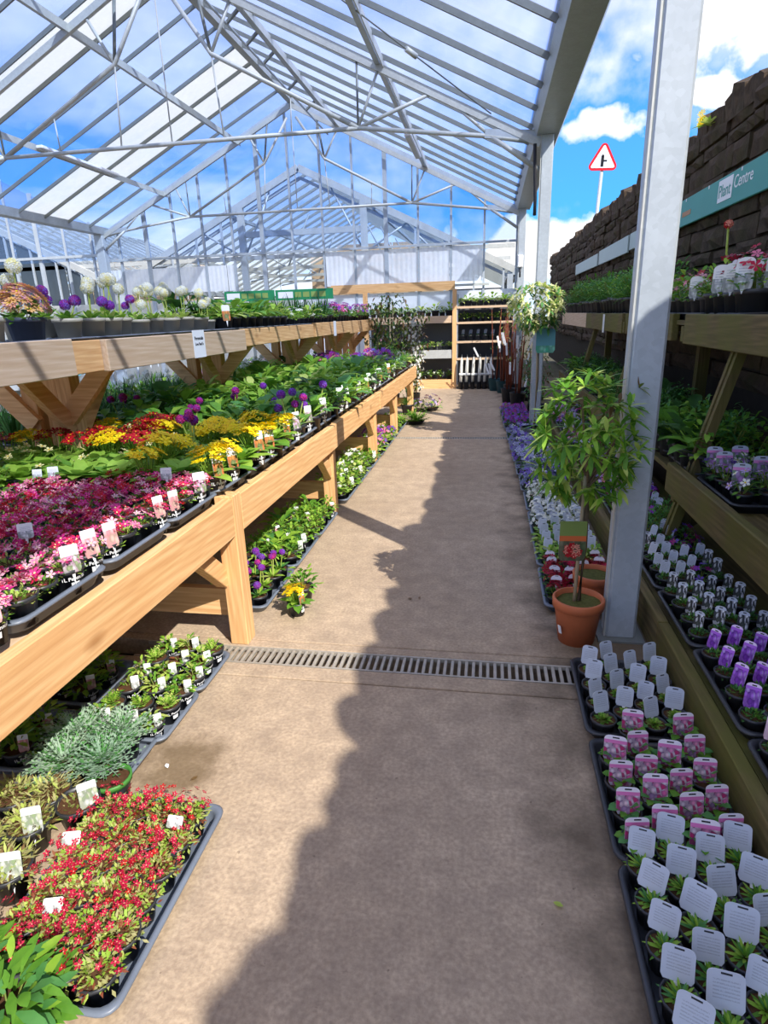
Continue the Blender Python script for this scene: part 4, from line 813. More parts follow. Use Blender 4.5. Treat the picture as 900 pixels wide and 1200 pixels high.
SPEC = {
 'saxi_pink': dict(type='mat', pot=(.052, .085), leaf=['leaf_bright', 'leaf_mid', 'leaf_lime'], n=90, nf=22, fr=.0175, fl=['fl_magenta', 'fl_magenta', 'fl_crimson', 'fl_pink', 'fl_pink', 'fl_rose'], fc='fl_cream', spread=1.2),
 'saxi_crim': dict(type='mat', pot=(.052, .085), leaf=['leaf_bright', 'leaf_mid', 'leaf_red'], n=90, nf=24, fr=.016, fl=['fl_crimson', 'fl_crimson', 'fl_magenta', 'fl_red'], fc='fl_pink', spread=1.2),
 'saxi_red': dict(type='mat', pot=(.048, .07), leaf=['leaf_lime', 'leaf_straw', 'leaf_bright', 'leaf_red'], n=260, nf=24, fr=.010, fl=['fl_crimson', 'fl_crimson', 'fl_crimson', 'fl_red'], fc='fl_salmon', spread=1.3, h=.05, ll=.02),
 'semp': dict(type='rosette', leaf=['leaf_mid', 'leaf_bright', 'leaf_olive'], n=44, ll=.040, lw=.018, tag=('W')),
 'alpine': dict(type='rosette', leaf=['leaf_mid', 'leaf_bright', 'leaf_fern'], n=38, ll=.058, lw=.011, bare=1),
 'kid': dict(type='leafy', leaf=['leaf_mid', 'leaf_fern'], n=15, ll=.036, lw=.03, st=.045),
 'tuft': dict(type='mat', leaf=['leaf_dark', 'leaf_fern', 'leaf_mid'], n=90, spread=.9),
 'spare': dict(type='mat', leaf=['leaf_dark', 'leaf_brown'], n=26, spread=.6, h=.02),
 'prim_yellow': dict(type='primula', pot=(.055, .085), leaf=['leaf_mid', 'leaf_bright', 'leaf_mid'], fl=['fl_yellow', 'fl_gold', 'fl_yellow'], fc='fl_gold', nf=38, fs=.072, fh=.105, fr=.023, n=17),
 'prim_red': dict(type='primula', pot=(.055, .085), leaf=['leaf_mid', 'leaf_bright'], fl=['fl_red', 'fl_darkred', 'fl_red'], fc='fl_yellow', nf=42, fs=.08, fh=.105, fr=.021, n=15),
 'prim_cream': dict(type='primula', pot=(.055, .085), leaf=['leaf_bright', 'leaf_mid', 'leaf_bright'], fl=['fl_cream'], fc='fl_gold', nf=4, fs=.09, fh=.08, size=1.25),
 'prim_leaf': dict(type='primula', pot=(.055, .085), leaf=['leaf_bright', 'leaf_mid', 'leaf_bright'], fl=['fl_cream'], nf=0, size=1.3, n=17),
 'drum_purple': dict(type='drum', pot=(.055, .085), leaf=['leaf_mid', 'leaf_bright', 'leaf_fern'], fl=['fl_purple', 'fl_violet', 'fl_purple'], heads=2, stem=.15, hr=.019),
 'drum_magenta': dict(type='drum', pot=(.055, .085), leaf=['leaf_mid', 'leaf_bright', 'leaf_lime'], fl=['fl_magenta', 'fl_plum', 'fl_purple'], heads=2, stem=.14, hr=.018),
 'drum_white': dict(type='drum', pot=(.078, .13), potmat='plastic_taupe', leaf=['leaf_bright', 'leaf_lime', 'leaf_mid'], fl=['fl_white', 'fl_white', 'fl_cream'], heads=2, stem=.22, hr=.034, hn=64, size=1.5, fhr=.015),
 'drum_violet': dict(type='drum', pot=(.078, .13), potmat='plastic_taupe', leaf=['leaf_bright', 'leaf_lime', 'leaf_mid'], fl=['fl_purple', 'fl_violet', 'fl_plum'], heads=2, stem=.16, hr=.028, hn=50, size=1.5, fhr=.014),
 'mum': dict(type='bush', pot=(.105, .15), potmat='plastic_darkblue', leaf=['leaf_dark', 'leaf_mid'], n=60, R=.13, h=.17, ll=.06, lw=.035, nf=120, fl=['fl_salmon', 'fl_peach', 'fl_rose', 'fl_peach'], fr=.032, k=8, fc='fl_yellow'),
 'leafy_big': dict(type='leafy', pot=(.06, .09), leaf=['leaf_mid', 'leaf_bright', 'leaf_fern'], n=17, ll=.13, lw=.062, st=.11),
 'leafy_dark': dict(type='leafy', pot=(.06, .09), leaf=['leaf_mid', 'leaf_dark', 'leaf_mid'], n=16, ll=.12, lw=.055, st=.10),
 'leafy_lime': dict(type='leafy', pot=(.06, .09), leaf=['leaf_bright', 'leaf_lime', 'leaf_bright'], n=17, ll=.11, lw=.045, st=.10),
 'bushy': dict(type='bush', pot=(.055, .085), leaf=['leaf_mid', 'leaf_bright'], n=70, R=.075, h=.12, ll=.04, lw=.02),
 'bushy_grey': dict(type='bush', pot=(.055, .085), leaf=['leaf_grey', 'leaf_fern', 'leaf_mid'], n=70, R=.075, h=.10, ll=.035, lw=.018),
 'bushy_purple': dict(type='bush', pot=(.055, .085), leaf=['leaf_mid', 'leaf_fern'], n=46, R=.08, h=.11, ll=.04, lw=.02, nf=26, fl=['fl_purple', 'fl_plum', 'fl_violet'], fr=.022),
 'bushy_pink': dict(type='bush', pot=(.055, .085), leaf=['leaf_bright', 'leaf_fern'], n=50, R=.08, h=.10, ll=.035, lw=.018, nf=22, fl=['fl_magenta', 'fl_lilac', 'fl_pink'], fr=.02, fc='fl_white'),
 'bedding': dict(type='bush', pot=(.045, .07), leaf=['leaf_bright', 'leaf_mid', 'leaf_lime'], n=44, R=.065, h=.08, ll=.042, lw=.028),
 'bedding_white': dict(type='bush', pot=(.045, .07), leaf=['leaf_bright', 'leaf_mid'], n=40, R=.065, h=.08, ll=.04, lw=.026, nf=5, fl=['fl_white'], fr=.018),
 'feathery': dict(type='feather', pot=(.055, .085), leaf=['leaf_fern', 'leaf_mid', 'leaf_bright'], n=26, R=.09, h=.12, ll=.034),
 'feather_dark': dict(type='feather', pot=(.055, .085), leaf=['leaf_dark', 'leaf_fern'], n=28, R=.10, h=.15, ll=.04),
 'grass': dict(type='grass', pot=(.06, .09), leaf=['leaf_dark', 'leaf_fern', 'leaf_dark']),
 'grass_white': dict(type='grass', pot=(.06, .09), leaf=['leaf_dark', 'leaf_fern'], nf=5, fl=['fl_white'], ll=.2),
 'viola_lilac': dict(type='bush', pot=(.045, .07), leaf=['leaf_dark', 'leaf_mid'], n=40, R=.06, h=.09, ll=.034, lw=.016, nf=7, fl=['fl_lilac', 'fl_violet', 'fl_white', 'fl_lilac'], fr=.021, fc='fl_yellow'),
 'viola_grey': dict(type='bush', pot=(.045, .07), leaf=['leaf_dark', 'leaf_mid'], n=40, R=.065, h=.09, ll=.034, lw=.018, nf=9, fl=['fl_greyblue', 'fl_slate', 'fl_white', 'fl_slate', 'fl_violet'], fr=.034, fc='fl_violet'),
 'viola_dark': dict(type='bush', pot=(.045, .07), leaf=['leaf_dark', 'leaf_mid'], n=34, R=.055, h=.08, ll=.034, lw=.018, nf=15, fl=['fl_darkred', 'fl_darkred', 'fl_crimson'], fr=.024),
 'viola_purple': dict(type='bush', pot=(.045, .07), leaf=['leaf_dark', 'leaf_mid', 'leaf_fern'], n=44, R=.065, h=.09, ll=.034, lw=.018, nf=8, fl=['fl_purple', 'fl_plum', 'fl_violet'], fr=.024),
 'iberis': dict(type='bush', pot=(.045, .07), leaf=['leaf_dark', 'leaf_mid'], n=36, R=.06, h=.08, ll=.03, lw=.010, nf=34, fl=['fl_white'], fr=.014),
 'straw': dict(type='mat', pot=(.062, .095), leaf=['leaf_straw', 'leaf_lime', 'leaf_straw', 'leaf_brown'], n=260, ll=.034, spread=1.25, h=.07),
 'greymat': dict(type='feather', pot=(.062, .095), leaf=['leaf_grey', 'leaf_grey', 'leaf_fern'], n=85, R=.125, h=.085, ll=.024),
 'moss': dict(type='mat', pot=(.055, .085), leaf=['leaf_olive', 'leaf_straw', 'leaf_bright', 'leaf_brown'], n=150, ll=.024, spread=1.15, h=.04),
 'alyssum': dict(type='feather', pot=(.06, .022), leaf=['leaf_mid', 'leaf_bright'], n=90, R=.11, h=.085, ll=.026)
,'clump_pink': dict(type='bush', pot=(.05, .022), leaf=['leaf_bright', 'leaf_fern'], n=60, R=.08, h=.08, ll=.035, lw=.016, nf=24, fl=['fl_rose', 'fl_lilac', 'fl_white', 'fl_plum'], fr=.017),
 'toptier': dict(type='bush', pot=(.05, .08), leaf=['leaf_bright', 'leaf_mid', 'leaf_fern'], n=80, R=.06, h=.10, ll=.03, lw=.012, nf=6, fl=['fl_pink', 'fl_rose', 'fl_crimson'], fr=.016),
 'curry': dict(type='bush', pot=(.05, .08), leaf=['leaf_fern', 'leaf_mid'], n=110, R=.08, h=.16, ll=.035, lw=.011),
}
SPEC['semp'].pop('tag')
def variant(base, name, **kw):
    d = dict(SPEC[base]); d.update(kw); SPEC[name] = d
WT_ = ('tag_white'); AIS = dict(tyaw=.9, toff=(.03, -.03))
variant('semp', 'semp_w', tag=(.064, .082, 'tag_white'), tz=.010, tj=.5); variant('alpine', 'alpine_w', tag=(.076, .080, 'tag_white'), tz=.012, lean=.45, rnd=.22, tyaw=-.15, tj=.45)
variant('kid', 'kid_p', tag=(.076, .092, 'tag_pink'), tz=.004, toff=(0, -.012), lean=.2, rnd=.25)
variant('tuft', 'tuft_bw', tag=(.045, .085, 'tag_blackwhite'), tyaw=-.7, rnd=.42); variant('tuft', 'tuft_w', tag=(.05, .075, 'tag_white'), tyaw=-.7, rnd=.4)
variant('tuft', 'tuft_pu', tag=(.05, .092, 'tag_purple'), tyaw=-.7, rnd=.35); variant('tuft', 'tuft_bl', tag=(.052, .095, 'tag_blush'), tyaw=-.7, rnd=.4)
variant('viola_lilac', 'viola_lilac_t', tag=(.07, .10, 'tag_lilac'), tyaw=-.3, tz=.03); variant('viola_dark', 'viola_dark_t', tag=(.06, .055, 'tag_darkred'), tz=.06, rnd=.45); variant('iberis', 'iberis_t', tag=(.056, .06, 'tag_white'), tz=.05)
variant('bedding', 'bedding_w', tag=(.058, .08, 'tag_white'), tz=.05)
for k_, tm_ in (('saxi_pink', 'tag_photo'), ('saxi_crim', 'tag_photo'), ('prim_yellow', 'tag_orange'), ('leafy_big', 'tag_back'), ('leafy_dark', 'tag_green'), ('leafy_lime', 'tag_back'), ('bushy', 'tag_orange'), ('drum_purple', 'tag_mauve'), ('bushy_grey', 'tag_back')):
    variant(k_, k_ + '_t', tag=(.046, .088, tm_), tyaw=.95, toff=(.046, -.026), lean=.12, rnd=.08, tz=.004, print=1)
variant('saxi_pink', 'saxi_pink_m', tag=(.050, .085, 'tag_mauve'), tyaw=.95, toff=(.046, -.026), lean=.12, rnd=.08, tz=.004, print=1)
variant('saxi_pink', 'saxi_pink_b', tag=(.045, .05, 'tag_back'), tyaw=.4, toff=(0, .0), lean=.2, rnd=.08, tz=.055); variant('saxi_red', 'saxi_red_b', tag=(.05, .035, 'tag_back'), tyaw=.2, toff=(0, .0), lean=.75, rnd=.1, tz=.052, tstem=.0)
variant('bedding', 'bedding_t', tag=(.036, .06, 'tag_back'), tyaw=.7, toff=(.035, .0), lean=.15, rnd=.12, tz=.012); variant('bushy', 'bushy_f', tag=(.036, .068, 'tag_photo'), tyaw=.6, toff=(.045, -.02), lean=.1, rnd=.1, tz=.008, print=1)
SPEC['seed_a'] = dict(type='bush', pot=(.054, .085), leaf=['leaf_bright', 'leaf_mid', 'leaf_lime'], n=48, R=.05, h=.065, ll=.036, lw=.015, print=1, tag=(.032, .058, 'tag_back'), tyaw=.6, toff=(.04, -.01), lean=.1, rnd=.1, tz=.004)
SPEC['seed_b'] = dict(SPEC['seed_a'], type='feather', n=20, ll=.024, R=.05, h=.06)
SPEC['seed_b'].pop('tag'); SPEC['seed_c'] = dict(SPEC['seed_a'], n=9, R=.03, h=.03, leaf=['leaf_red', 'leaf_olive', 'leaf_mid'])
variant('feathery', 'feathery_t', tag=(.036, .068, 'tag_back'), tyaw=.6, toff=(.045, -.02), lean=.15, rnd=.12, tz=.008)
variant('straw', 'straw_t', tag=(.055, .085, 'tag_green'), tyaw=.5, toff=(.04, -.03), lean=.25, rnd=.12, tz=.0); variant('toptier', 'toptier_p', tag=(.05, .07, 'tag_pink'), tyaw=-.5, toff=(-.045, -.03), lean=.05, rnd=.3, tz=.03, tstem=.012); variant('toptier', 'toptier_b', tag=(.045, .08, 'tag_back'), tyaw=-.5, toff=(-.045, -.03), lean=.05, rnd=.4, tz=.01, tstem=.012)
variant('spare', 'spare_s', pot=(.065, .10), n=60, spread=.8, h=.03, leaf=['leaf_straw', 'leaf_brown', 'leaf_olive'], tag=(.055, .09, 'tag_green'), tyaw=.5, toff=(.05, -.01), lean=.15, rnd=.12, tz=.0)
variant('grass', 'grass_c', tag=(.08, .06, 'tag_cyan'), tyaw=.5, tz=.22, toff=(0, 0), leaf=['leaf_mid', 'leaf_dark'], ll=.2)

CACHE = {}
def get(kind, v, simple):
    k = (kind, v, simple)
    if k not in CACHE:
        P = proto(kind, v)
        if simple:
            m = MB()
            for q in P.values(): m.merge(q)
            CACHE[k] = m.mesh(kind)
        else: CACHE[k] = [(n.split('#')[0], q.mesh(n.split('#')[0])) for n, q in P.items()]
    return CACHE[k]
NPOT = [0]
def potted(kind, loc, label, name='potted_plant', cat='potted plant', group=None, s=1.0, simple=None, spin=True, rz=0.0):
    if simple is None: simple = loc[1] > 6.2
    v = rng.randrange(PV); NPOT[0] += 1
    if simple:
        o = mk(name, get(kind, v, True), None, loc, rz); o.scale = (s, s, s); return tag(o, label, cat, group)
    t = thing(name, label, cat, loc, rz, group); t.scale = (s, s, s)
    for n, me in get(kind, v, False): mk(n, me, t)
    a = rng.uniform(0, 6.28) if spin else 0
    for c in t.children:
        if c.name.startswith(('foliage', 'flower')): c.rotation_euler = (0, 0, a)
    return t
TRAY = {}
def tray_mesh(w, l, h=.05, mat='plastic_tray'):
    k = (round(w, 3), round(l, 3), h, mat)
    if k in TRAY: return TRAY[k]
    m = MB(); rings = []
    def loop(ins, z):
        a, b = w / 2 - ins, l / 2 - ins; rc = .045; pts = []
        for cx_, cy_, s0 in ((a - rc, b - rc, 0), (-(a - rc), b - rc, 1), (-(a - rc), -(b - rc), 2), (a - rc, -(b - rc), 3)):
            for j in range(5): t = (s0 + j / 4) * PI / 2; pts.append((cx_ + rc * math.cos(t), cy_ + rc * math.sin(t), z))
        return m.add(pts)
    for ins, z in ((.028, 0), (.012, h * .75), (.0, h * .78), (-.002, h * .9), (.003, h), (.014, h), (.02, h * .8), (.03, .006)): rings.append(loop(ins, z))
    for i in range(len(rings) - 1):
        for k2 in range(20): m.face((rings[i] + k2, rings[i] + (k2 + 1) % 20, rings[i + 1] + (k2 + 1) % 20, rings[i + 1] + k2), mat, True)
    m.face([rings[-1] + i for i in range(20)], mat); m.face([rings[0] + i for i in reversed(range(20))], mat)
    TRAY[k] = m.mesh('plant_tray'); return TRAY[k]
def tray(x, y, z, w, l, label, h=.05, rz=0.0, mat='plastic_tray'):
    o = mk('plant_tray', tray_mesh(w, l, h, mat), None, (x, y, z), rz); return tag(o, label, 'tray', 'plastic plant trays')

# ================================================================== PLANTS, RIGHT FLOOR
def lab(desc, where, r, c): return '%s, %s, %s row, %s from aisle' % (desc, where, ORD[r], ORD[c])
KN = dict(saxi='potted_saxifrage', semp='potted_houseleek', alpine='potted_alpine', kid='potted_saxifrage', tuft='potted_alpine', prim='potted_primula', drum='potted_primula', viola='potted_viola', iberis='potted_candytuft', bedding='bedding_plant',
          feather='potted_fern', grass='potted_grass', straw='potted_sedum', leafy='broad_leaved_plant', bushy='bushy_plant', greymat='potted_alpine', moss='potted_sedum', toptier='potted_alpine', curry='potted_herb', seed='potted_seedling', clump='flowering_clump', alyssum='cushion_plant', mum='potted_chrysanthemum')
def nm(kind): return KN.get(kind.split('_')[0], 'potted_perennial')
def block(x0, dx, nx, y0, dy, ny, z, kinds, desc, where, group, stagger=0.0, jit=.006, s=1.0, skip=(), sgn=1, m=40, hgt=.1):
    for j in range(ny):
        for i in range(nx):
            if (i, j) in skip: continue
            x = x0 + sgn * dx * i + rng.uniform(-jit, jit); y = y0 + dy * j + (stagger if i % 2 else 0) + rng.uniform(-jit, jit)
            if not inframe(x, y, z + hgt, m): continue
            k = kinds(i, j) if callable(kinds) else kinds
            potted(k, (x, y, z), lab(desc(k) if callable(desc) else desc, where, j, i), nm(k), 'potted plant', group, s * rng.uniform(.94, 1.06))
ZT = .007
for (yc, kind, desc, where) in ((1.19, 'alpine_w', 'white-tagged spiky alpine pot', 'nearest right floor tray'), (1.75, 'kid_p', 'pink picture-tagged saxifrage pot', 'second right floor tray'), (2.325, 'semp_w', 'white-tagged green houseleek pot', 'tray beside drain')):
    tray(.605, yc, 0, .41, .555, {'alpine_w': 'black tray of white-tagged alpines at right bottom of photo', 'kid_p': 'black tray of pink picture-tagged saxifrages on the right floor', 'semp_w': 'black tray of white-tagged houseleeks beside drain and thick post'}[kind], mat='plastic_black')
    block(.467, .0925, 4, yc - .225, .118, 4 if kind == 'semp_w' else 5, ZT, kind, desc, where, 'pots in the right floor trays', .055 if kind != 'semp_w' else .06, .004, 1.0, ((0, 4), (2, 4)) if kind == 'kid_p' else ())
def xr(y): return .335 - max(0, (y - 5)) * .028
seq = [(3.40, 'viola_dark_t', 'dark red viola pot', 'tray behind terracotta pots'), (3.98, 'bedding_w', 'white-tagged bedding pot', 'tray behind dark red violas'), (4.56, 'iberis_t', 'white candytuft pot', 'nearer candytuft tray'), (5.14, 'iberis', 'white candytuft pot', 'farther candytuft tray')]
seq += [(5.72 + .58 * i, 'viola_grey', 'blue grey pansy pot', '%s blue pansy tray' % ORD[i]) for i in range(5)] + [(8.9 + .58 * i, 'viola_purple', 'purple viola pot', '%s purple viola tray' % ORD[i]) for i in range(3)]
for yc, kind, desc, where in seq:
    x0 = xr(yc); tray(x0 + .2, yc, 0, .41, .56, 'black floor tray on right: %s' % where)
    block(x0 + .065, .0925, 4, yc - .205, .135, 4, ZT, kind, desc, where, 'pots in the right floor trays', .03, .006, 1.0)
# terracotta pots
def terracotta(x, y, R, h, name, label):
    t = thing(name, label, 'potted shrub', (x, y, 0)); pr = [(.001, 0), (R * .72, 0), (R * .93, h * .78), (R * .94, h * .79), (R * 1.02, h * .80), (R * 1.04, h * .98), (R * 1.0, h), (R * .93, h), (R * .9, h * .85)]
    MB().lathe(pr, 'terracotta', n=28).build('pot', t); MB().disc((0, 0, h * .88), R * .91, 'soil_mossy', 20, .012, random.Random(1)).build('soil', t); return t
def crown(m, r, c, rad, n, ll, lw, mats, per=7, droop=.25):
    for i in range(n):
        d = sphere(r); q = U(r, .45, 1) ** .6; p = Vector(c) + Vector((d.x * rad[0] * q, d.y * rad[1] * q, d.z * rad[2] * q)); ax = (d + Vector((0, 0, .5)) + sphere(r) * .4).normalized(); a, b = ortho(ax)
        for k in range(per): t = 2 * PI * k / per + U(r, -.3, .3); m.leaf(p, ax * U(r, .15, .8) + a * math.cos(t) + b * math.sin(t), ll * U(r, .7, 1.15), lw, r.choice(mats), droop)
rh = terracotta(.465, 2.86, .122, .235, 'potted_rhododendron', 'rhododendron on a bare stem in orange terracotta pot by thick post'); r = random.Random(5)
m = MB(); crown(m, r, (-.02, -.02, 1.03), (.25, .24, .31), 120, .088, .023, ['leaf_mid', 'leaf_bright', 'leaf_mid', 'leaf_bright', 'leaf_lime'], 8, .2); crown(m, r, (.08, 0, 1.24), (.12, .12, .10), 8, .07, .02, ['leaf_brown', 'leaf_olive', 'leaf_mid'], 7); m.build('foliage', rh)
m = MB().tube([(0, 0, .18), (.01, 0, .5), (0, 0, .85)], [.013, .012, .011], 'bark', 8)
for i in range(16): d = hemi(r, .1); m.tube([(0, 0, .8 + .02 * (i % 4)), (d.x * .1, d.y * .1, .9 + d.z * .1), (d.x * .2, d.y * .2, .95 + d.z * .25)], [.006, .004, .002], 'bark', 5, False)
m.build('stem', rh); MB().tube([(-.022, -.005, .16), (-.012, -.01, .86)], .009, 'cane', 8).build('support_cane', rh)
c = MB().tag((-.055, -.05, .45), .125, .20, 'label_rhodo', .05, .02, 0, .04).build('plant_label', rh); m = MB()
for i in range(26): d = sphere(r); m.flower(Vector((-.055 + d.x * .035, -.058 - abs(d.y) * .004, .505 + d.z * .03)), (0, -1, .1), .014, 'fl_red' if i % 3 else 'fl_salmon', None, 5, .1, r)
m.build('printed_bloom', c); MB().tag((-.085, -.058, .06), .02, .05, 'print_white', -.9, -.25, 0).build('price_sticker', rh)
t2 = terracotta(.60, 3.22, .115, .22, 'empty_topped_pot', 'second terracotta pot half hidden behind the thick post'); t2.name = 'terracotta_pot'; t2['category'] = 'plant pot'
# variegated standard by second post
hs = thing('variegated_standard', 'cream variegated round headed standard plant before second post', 'potted shrub', (.53, 7.75, 0)); r = random.Random(6)
MB().lathe([(.001, 0), (.10, 0), (.13, .22), (.12, .22)], 'plastic_black').build('pot', hs); m = MB(); crown(m, r, (0, 0, 1.66), (.34, .3, .26), 190, .085, .030, ['leaf_cream', 'leaf_cream', 'leaf_lime', 'leaf_fern'], 6, .1); crown(m, r, (.05, .02, 1.45), (.24, .24, .10), 26, .09, .035, ['leaf_dark', 'leaf_fern', 'leaf_olive'], 6); m.build('foliage', hs)
MB().tube([(.03, 0, .1), (.05, 0, .8), (.03, 0, 1.5)], .018, 'cane', 8).build('stem', hs); MB().tag((.12, -.08, 1.12), .22, .28, 'label_teal', 0, .02, 0, .25).build('plant_label', hs)

# ================================================================== PLANTS, RIGHT STAGING
for i in range(15):
    yc = 1.0 + .575 * i
    if not inframe(1.06, yc, .25, 120): continue
    tray(1.055, yc, .181, .385, .56, 'black tray on low right staging, %s from camera end' % ORD[i], mat='plastic_black')
    def kf(a, j, yc=yc):
        y = yc - .2 + .115 * j
        if y < 1.95: return 'tuft_bl'
        if y < 2.38: return 'tuft_pu'
        if y < 2.95: return 'tuft_bw'
        if y < 3.7: return rng.choice(['tuft_w', 'tuft_w', 'viola_purple', 'tuft_bw'])
        return rng.choice(['viola_lilac', 'viola_purple', 'tuft_w', 'curry', 'bushy_pink', 'tuft'])
    if yc < 1.3: continue
    block(.925, .088, 4, yc - .205, .135, 4, .188, kf, lambda k: {'tuft_bl': 'blush-tagged alpine pot', 'tuft_pu': 'purple-tagged alpine pot', 'tuft_bw': 'black-and-white tagged alpine pot', 'tuft_w': 'white-tagged alpine pot', 'viola_purple': 'purple viola pot', 'viola_lilac': 'lilac viola pot', 'curry': 'green leafy herb pot', 'bushy_pink': 'pink flowered pot', 'tuft': 'small green alpine pot'}[k], 'low staging tray %s' % ORD[i], 'pots on the low right staging', .03, .004, .95, ((1, 0), (2, 0), (3, 0), (0, 0)) if yc < 1.7 else ())
for i in range(14):
    yc = 1.5 + .62 * i
    if not inframe(1.4, yc, .8, 60): continue
    tray(1.40, yc, .616, .42, .58, 'black tray on middle right staging, %s from camera end' % ORD[i], mat='plastic_black')
    if yc < 3.7: kf = lambda a, j: 'viola_lilac_t' if (a + j) % 2 == 0 else rng.choice(['viola_lilac', 'viola_lilac_t', 'curry', 'spare'])
    elif yc < 5: kf = lambda a, j: rng.choice(['leafy_dark', 'bushy', 'curry'])
    else: kf = lambda a, j: rng.choice(['feather_dark', 'feather_dark', 'bushy_grey', 'leafy_dark'])
    ds = lambda k: {'viola_lilac_t': 'picture-tagged lilac viola pot', 'viola_lilac': 'lilac viola pot', 'curry': 'green leafy herb pot', 'spare': 'nearly bare black pot', 'leafy_dark': 'dark leafy perennial pot', 'bushy': 'bushy green perennial pot', 'feather_dark': 'dark feathery fern pot', 'bushy_grey': 'grey leaved perennial pot'}[k]
    block(1.265, .135, 3, yc - .2, .135, 4, .624, kf, ds, 'middle staging tray %s' % ORD[i], 'pots on the middle right staging', .0, .01, 1.15 if yc < 3.7 else 1.7)
for i in range(15):
    yc = 2.1 + .66 * i
    if not inframe(1.6, yc, 1.6, 60): continue
    tray(1.58, yc, 1.506, .44, .62, 'black tray on top right staging, %s from camera end' % ORD[i], mat='plastic_black')
    if yc < 4.6: kf = lambda a, j: rng.choice(['toptier_p', 'toptier_p', 'toptier_b', 'toptier_b', 'toptier'])
    elif yc < 6.6: kf = lambda a, j: rng.choice(['toptier_b', 'bushy', 'toptier'])
    else: kf = lambda a, j: rng.choice(['curry', 'curry', 'feathery'])
    ds = lambda k: {'toptier_p': 'pink-tagged alpine pot', 'toptier_b': 'pale-tagged alpine pot', 'toptier': 'small pink flowered alpine pot', 'bushy': 'bushy green pot', 'curry': 'tall green herb pot', 'feathery': 'feathery green pot'}[k]
    block(1.44, .15, 3, yc - .225, .165, 4, 1.514, kf, ds, 'top staging tray %s' % ORD[i], 'pots on the top right staging', .0, .012, 2.0 if yc < 4.6 else 1.7 if yc < 6.6 else 2.3, m=30)
# grey tray fronts with lettered edge at the near end of the top staging
tw = thing('wall_bloom', 'tall single red flower stem rising above the top staging', 'flower', (1.62, 4.75, 1.51)); MB().tube([(0, 0, 0), (.02, 0, .22), (-.06, 0, .42), (-.07, 0, .58)], .007, 'leaf_lime', 6).build('stem', tw); m = MB(); ballhead(m, random.Random(2), (-.07, 0, .60), .022, 18, .02, ['fl_red', 'fl_salmon']); m.build('flower_head', tw)
pw = atX(829, 140, WX - .07); dn = thing('dandelion', 'yellow flowering weed growing on top of the stone wall', 'weed', (pw.x, pw.y, pw.z - .06)); m = MB(); rosette(m, random.Random(4), (0, -.03, .0), 18, .17, .05, ['leaf_bright', 'leaf_lime'], .1, 1.3); m.build('foliage', dn); m = MB()
for k in range(3): m.flower((-.06 + .02 * k, .07 * k, .12 - .03 * k), (-.6, -.6, .5), .05, 'fl_yellow', 'fl_gold', 9, .1, rng)
m.build('flowers', dn)

# ================================================================== PLANTS, LEFT BENCH
for j in range(26):
    yc = .62 + .44 * j
    if yc > 10.2: break
    for i in range(3):
        xc = -1.24 - .29 - i * .575
        if inframe(xc, yc, .85, 60) or inframe(xc + .2, yc, .85, 30): tray(xc, yc, .751 + (.03 if i == 0 else 0.0), .56, .425, 'bench tray, %s line from aisle, %s from camera end' % (ORD[i], ORD[j]))
def bench_kind(x, y, i):
    f = -1.3 - x  # depth from the aisle edge
    r_ = rng.random()
    if y < 2.62:
        if f < .62 + .2 * (y - 1): return (rng.choice(['saxi_pink_t', 'saxi_pink', 'saxi_pink_m', 'saxi_crim_t']) if i == 0 else ('saxi_pink_b' if r_ < .06 else ('saxi_crim' if r_ < .55 else 'saxi_pink')))
        return rng.choice(['moss', 'moss', 'bushy', 'straw'])
    if y < 3.05: return ('prim_yellow_t' if i == 0 and r_ < .25 else (rng.choice(['prim_cream', 'prim_leaf', 'prim_leaf', 'prim_yellow']) if f < .5 else rng.choice(['prim_cream', 'prim_leaf', 'prim_leaf'])))
    if y < 3.75: return ('prim_yellow_t' if i == 0 and r_ < .25 else (rng.choice(['prim_yellow', 'prim_cream', 'prim_leaf', 'drum_magenta']) if f < .62 else rng.choice(['prim_red', 'prim_red', 'prim_red', 'prim_yellow', 'prim_cream'])))
    if y < 4.7: return ('drum_purple_t' if i == 0 and r_ < .5 else (rng.choice(['drum_purple', 'drum_magenta', 'leafy_big', 'leafy_lime']) if f < .5 else rng.choice(['drum_magenta', 'leafy_dark', 'leafy_big', 'leafy_big', 'leafy_dark'])))
    if y < 8.3:
        if i == 0: return rng.choice(['leafy_lime_t', 'leafy_big_t', 'leafy_dark_t', 'bushy_t', 'bushy_grey', 'leafy_lime', 'leafy_big', 'bushy'])
        return rng.choice(['leafy_big', 'leafy_big', 'leafy_lime', 'leafy_dark', 'bushy', 'leafy_lime'])
    if y < 9.3: return rng.choice(['bushy_purple', 'bushy_purple', 'bushy_grey', 'bushy_pink']) if .2 < f < 1.2 else rng.choice(['bushy_grey', 'bushy'])
    return rng.choice(['bushy', 'bushy_grey', 'leafy_lime', 'feathery'])
BD = dict(saxi_pink='pink mossy saxifrage pot', saxi_crim='crimson mossy saxifrage pot', moss='brownish green sedum pot', straw='straw coloured sedum pot', bushy='bushy green perennial pot', prim_yellow='yellow primula pot', prim_red='red primula pot', prim_cream='cream primula pot', prim_leaf='leafy primula pot',
          drum_purple='purple drumstick primula pot', drum_magenta='magenta drumstick primula pot', leafy_dark='dark leafy perennial pot', leafy_big='broad leaved perennial pot', leafy_lime='lime leaved perennial pot', bushy_grey='grey leaved perennial pot', bushy_purple='purple flowered perennial pot', bushy_pink='pink flowered perennial pot', feathery='feathery green pot')
def bd(k):
    for q in (k, k[:-2]):
        if q in BD: return BD[q] if q == k else 'tagged ' + BD[q]
y = .72; row = 0; sec_ = ''
def section(y): return 'saxifrage end' if y < 2.62 else 'primula part' if y < 3.75 else 'drumstick part' if y < 4.6 else 'leafy part' if y < 8.3 else 'far end'
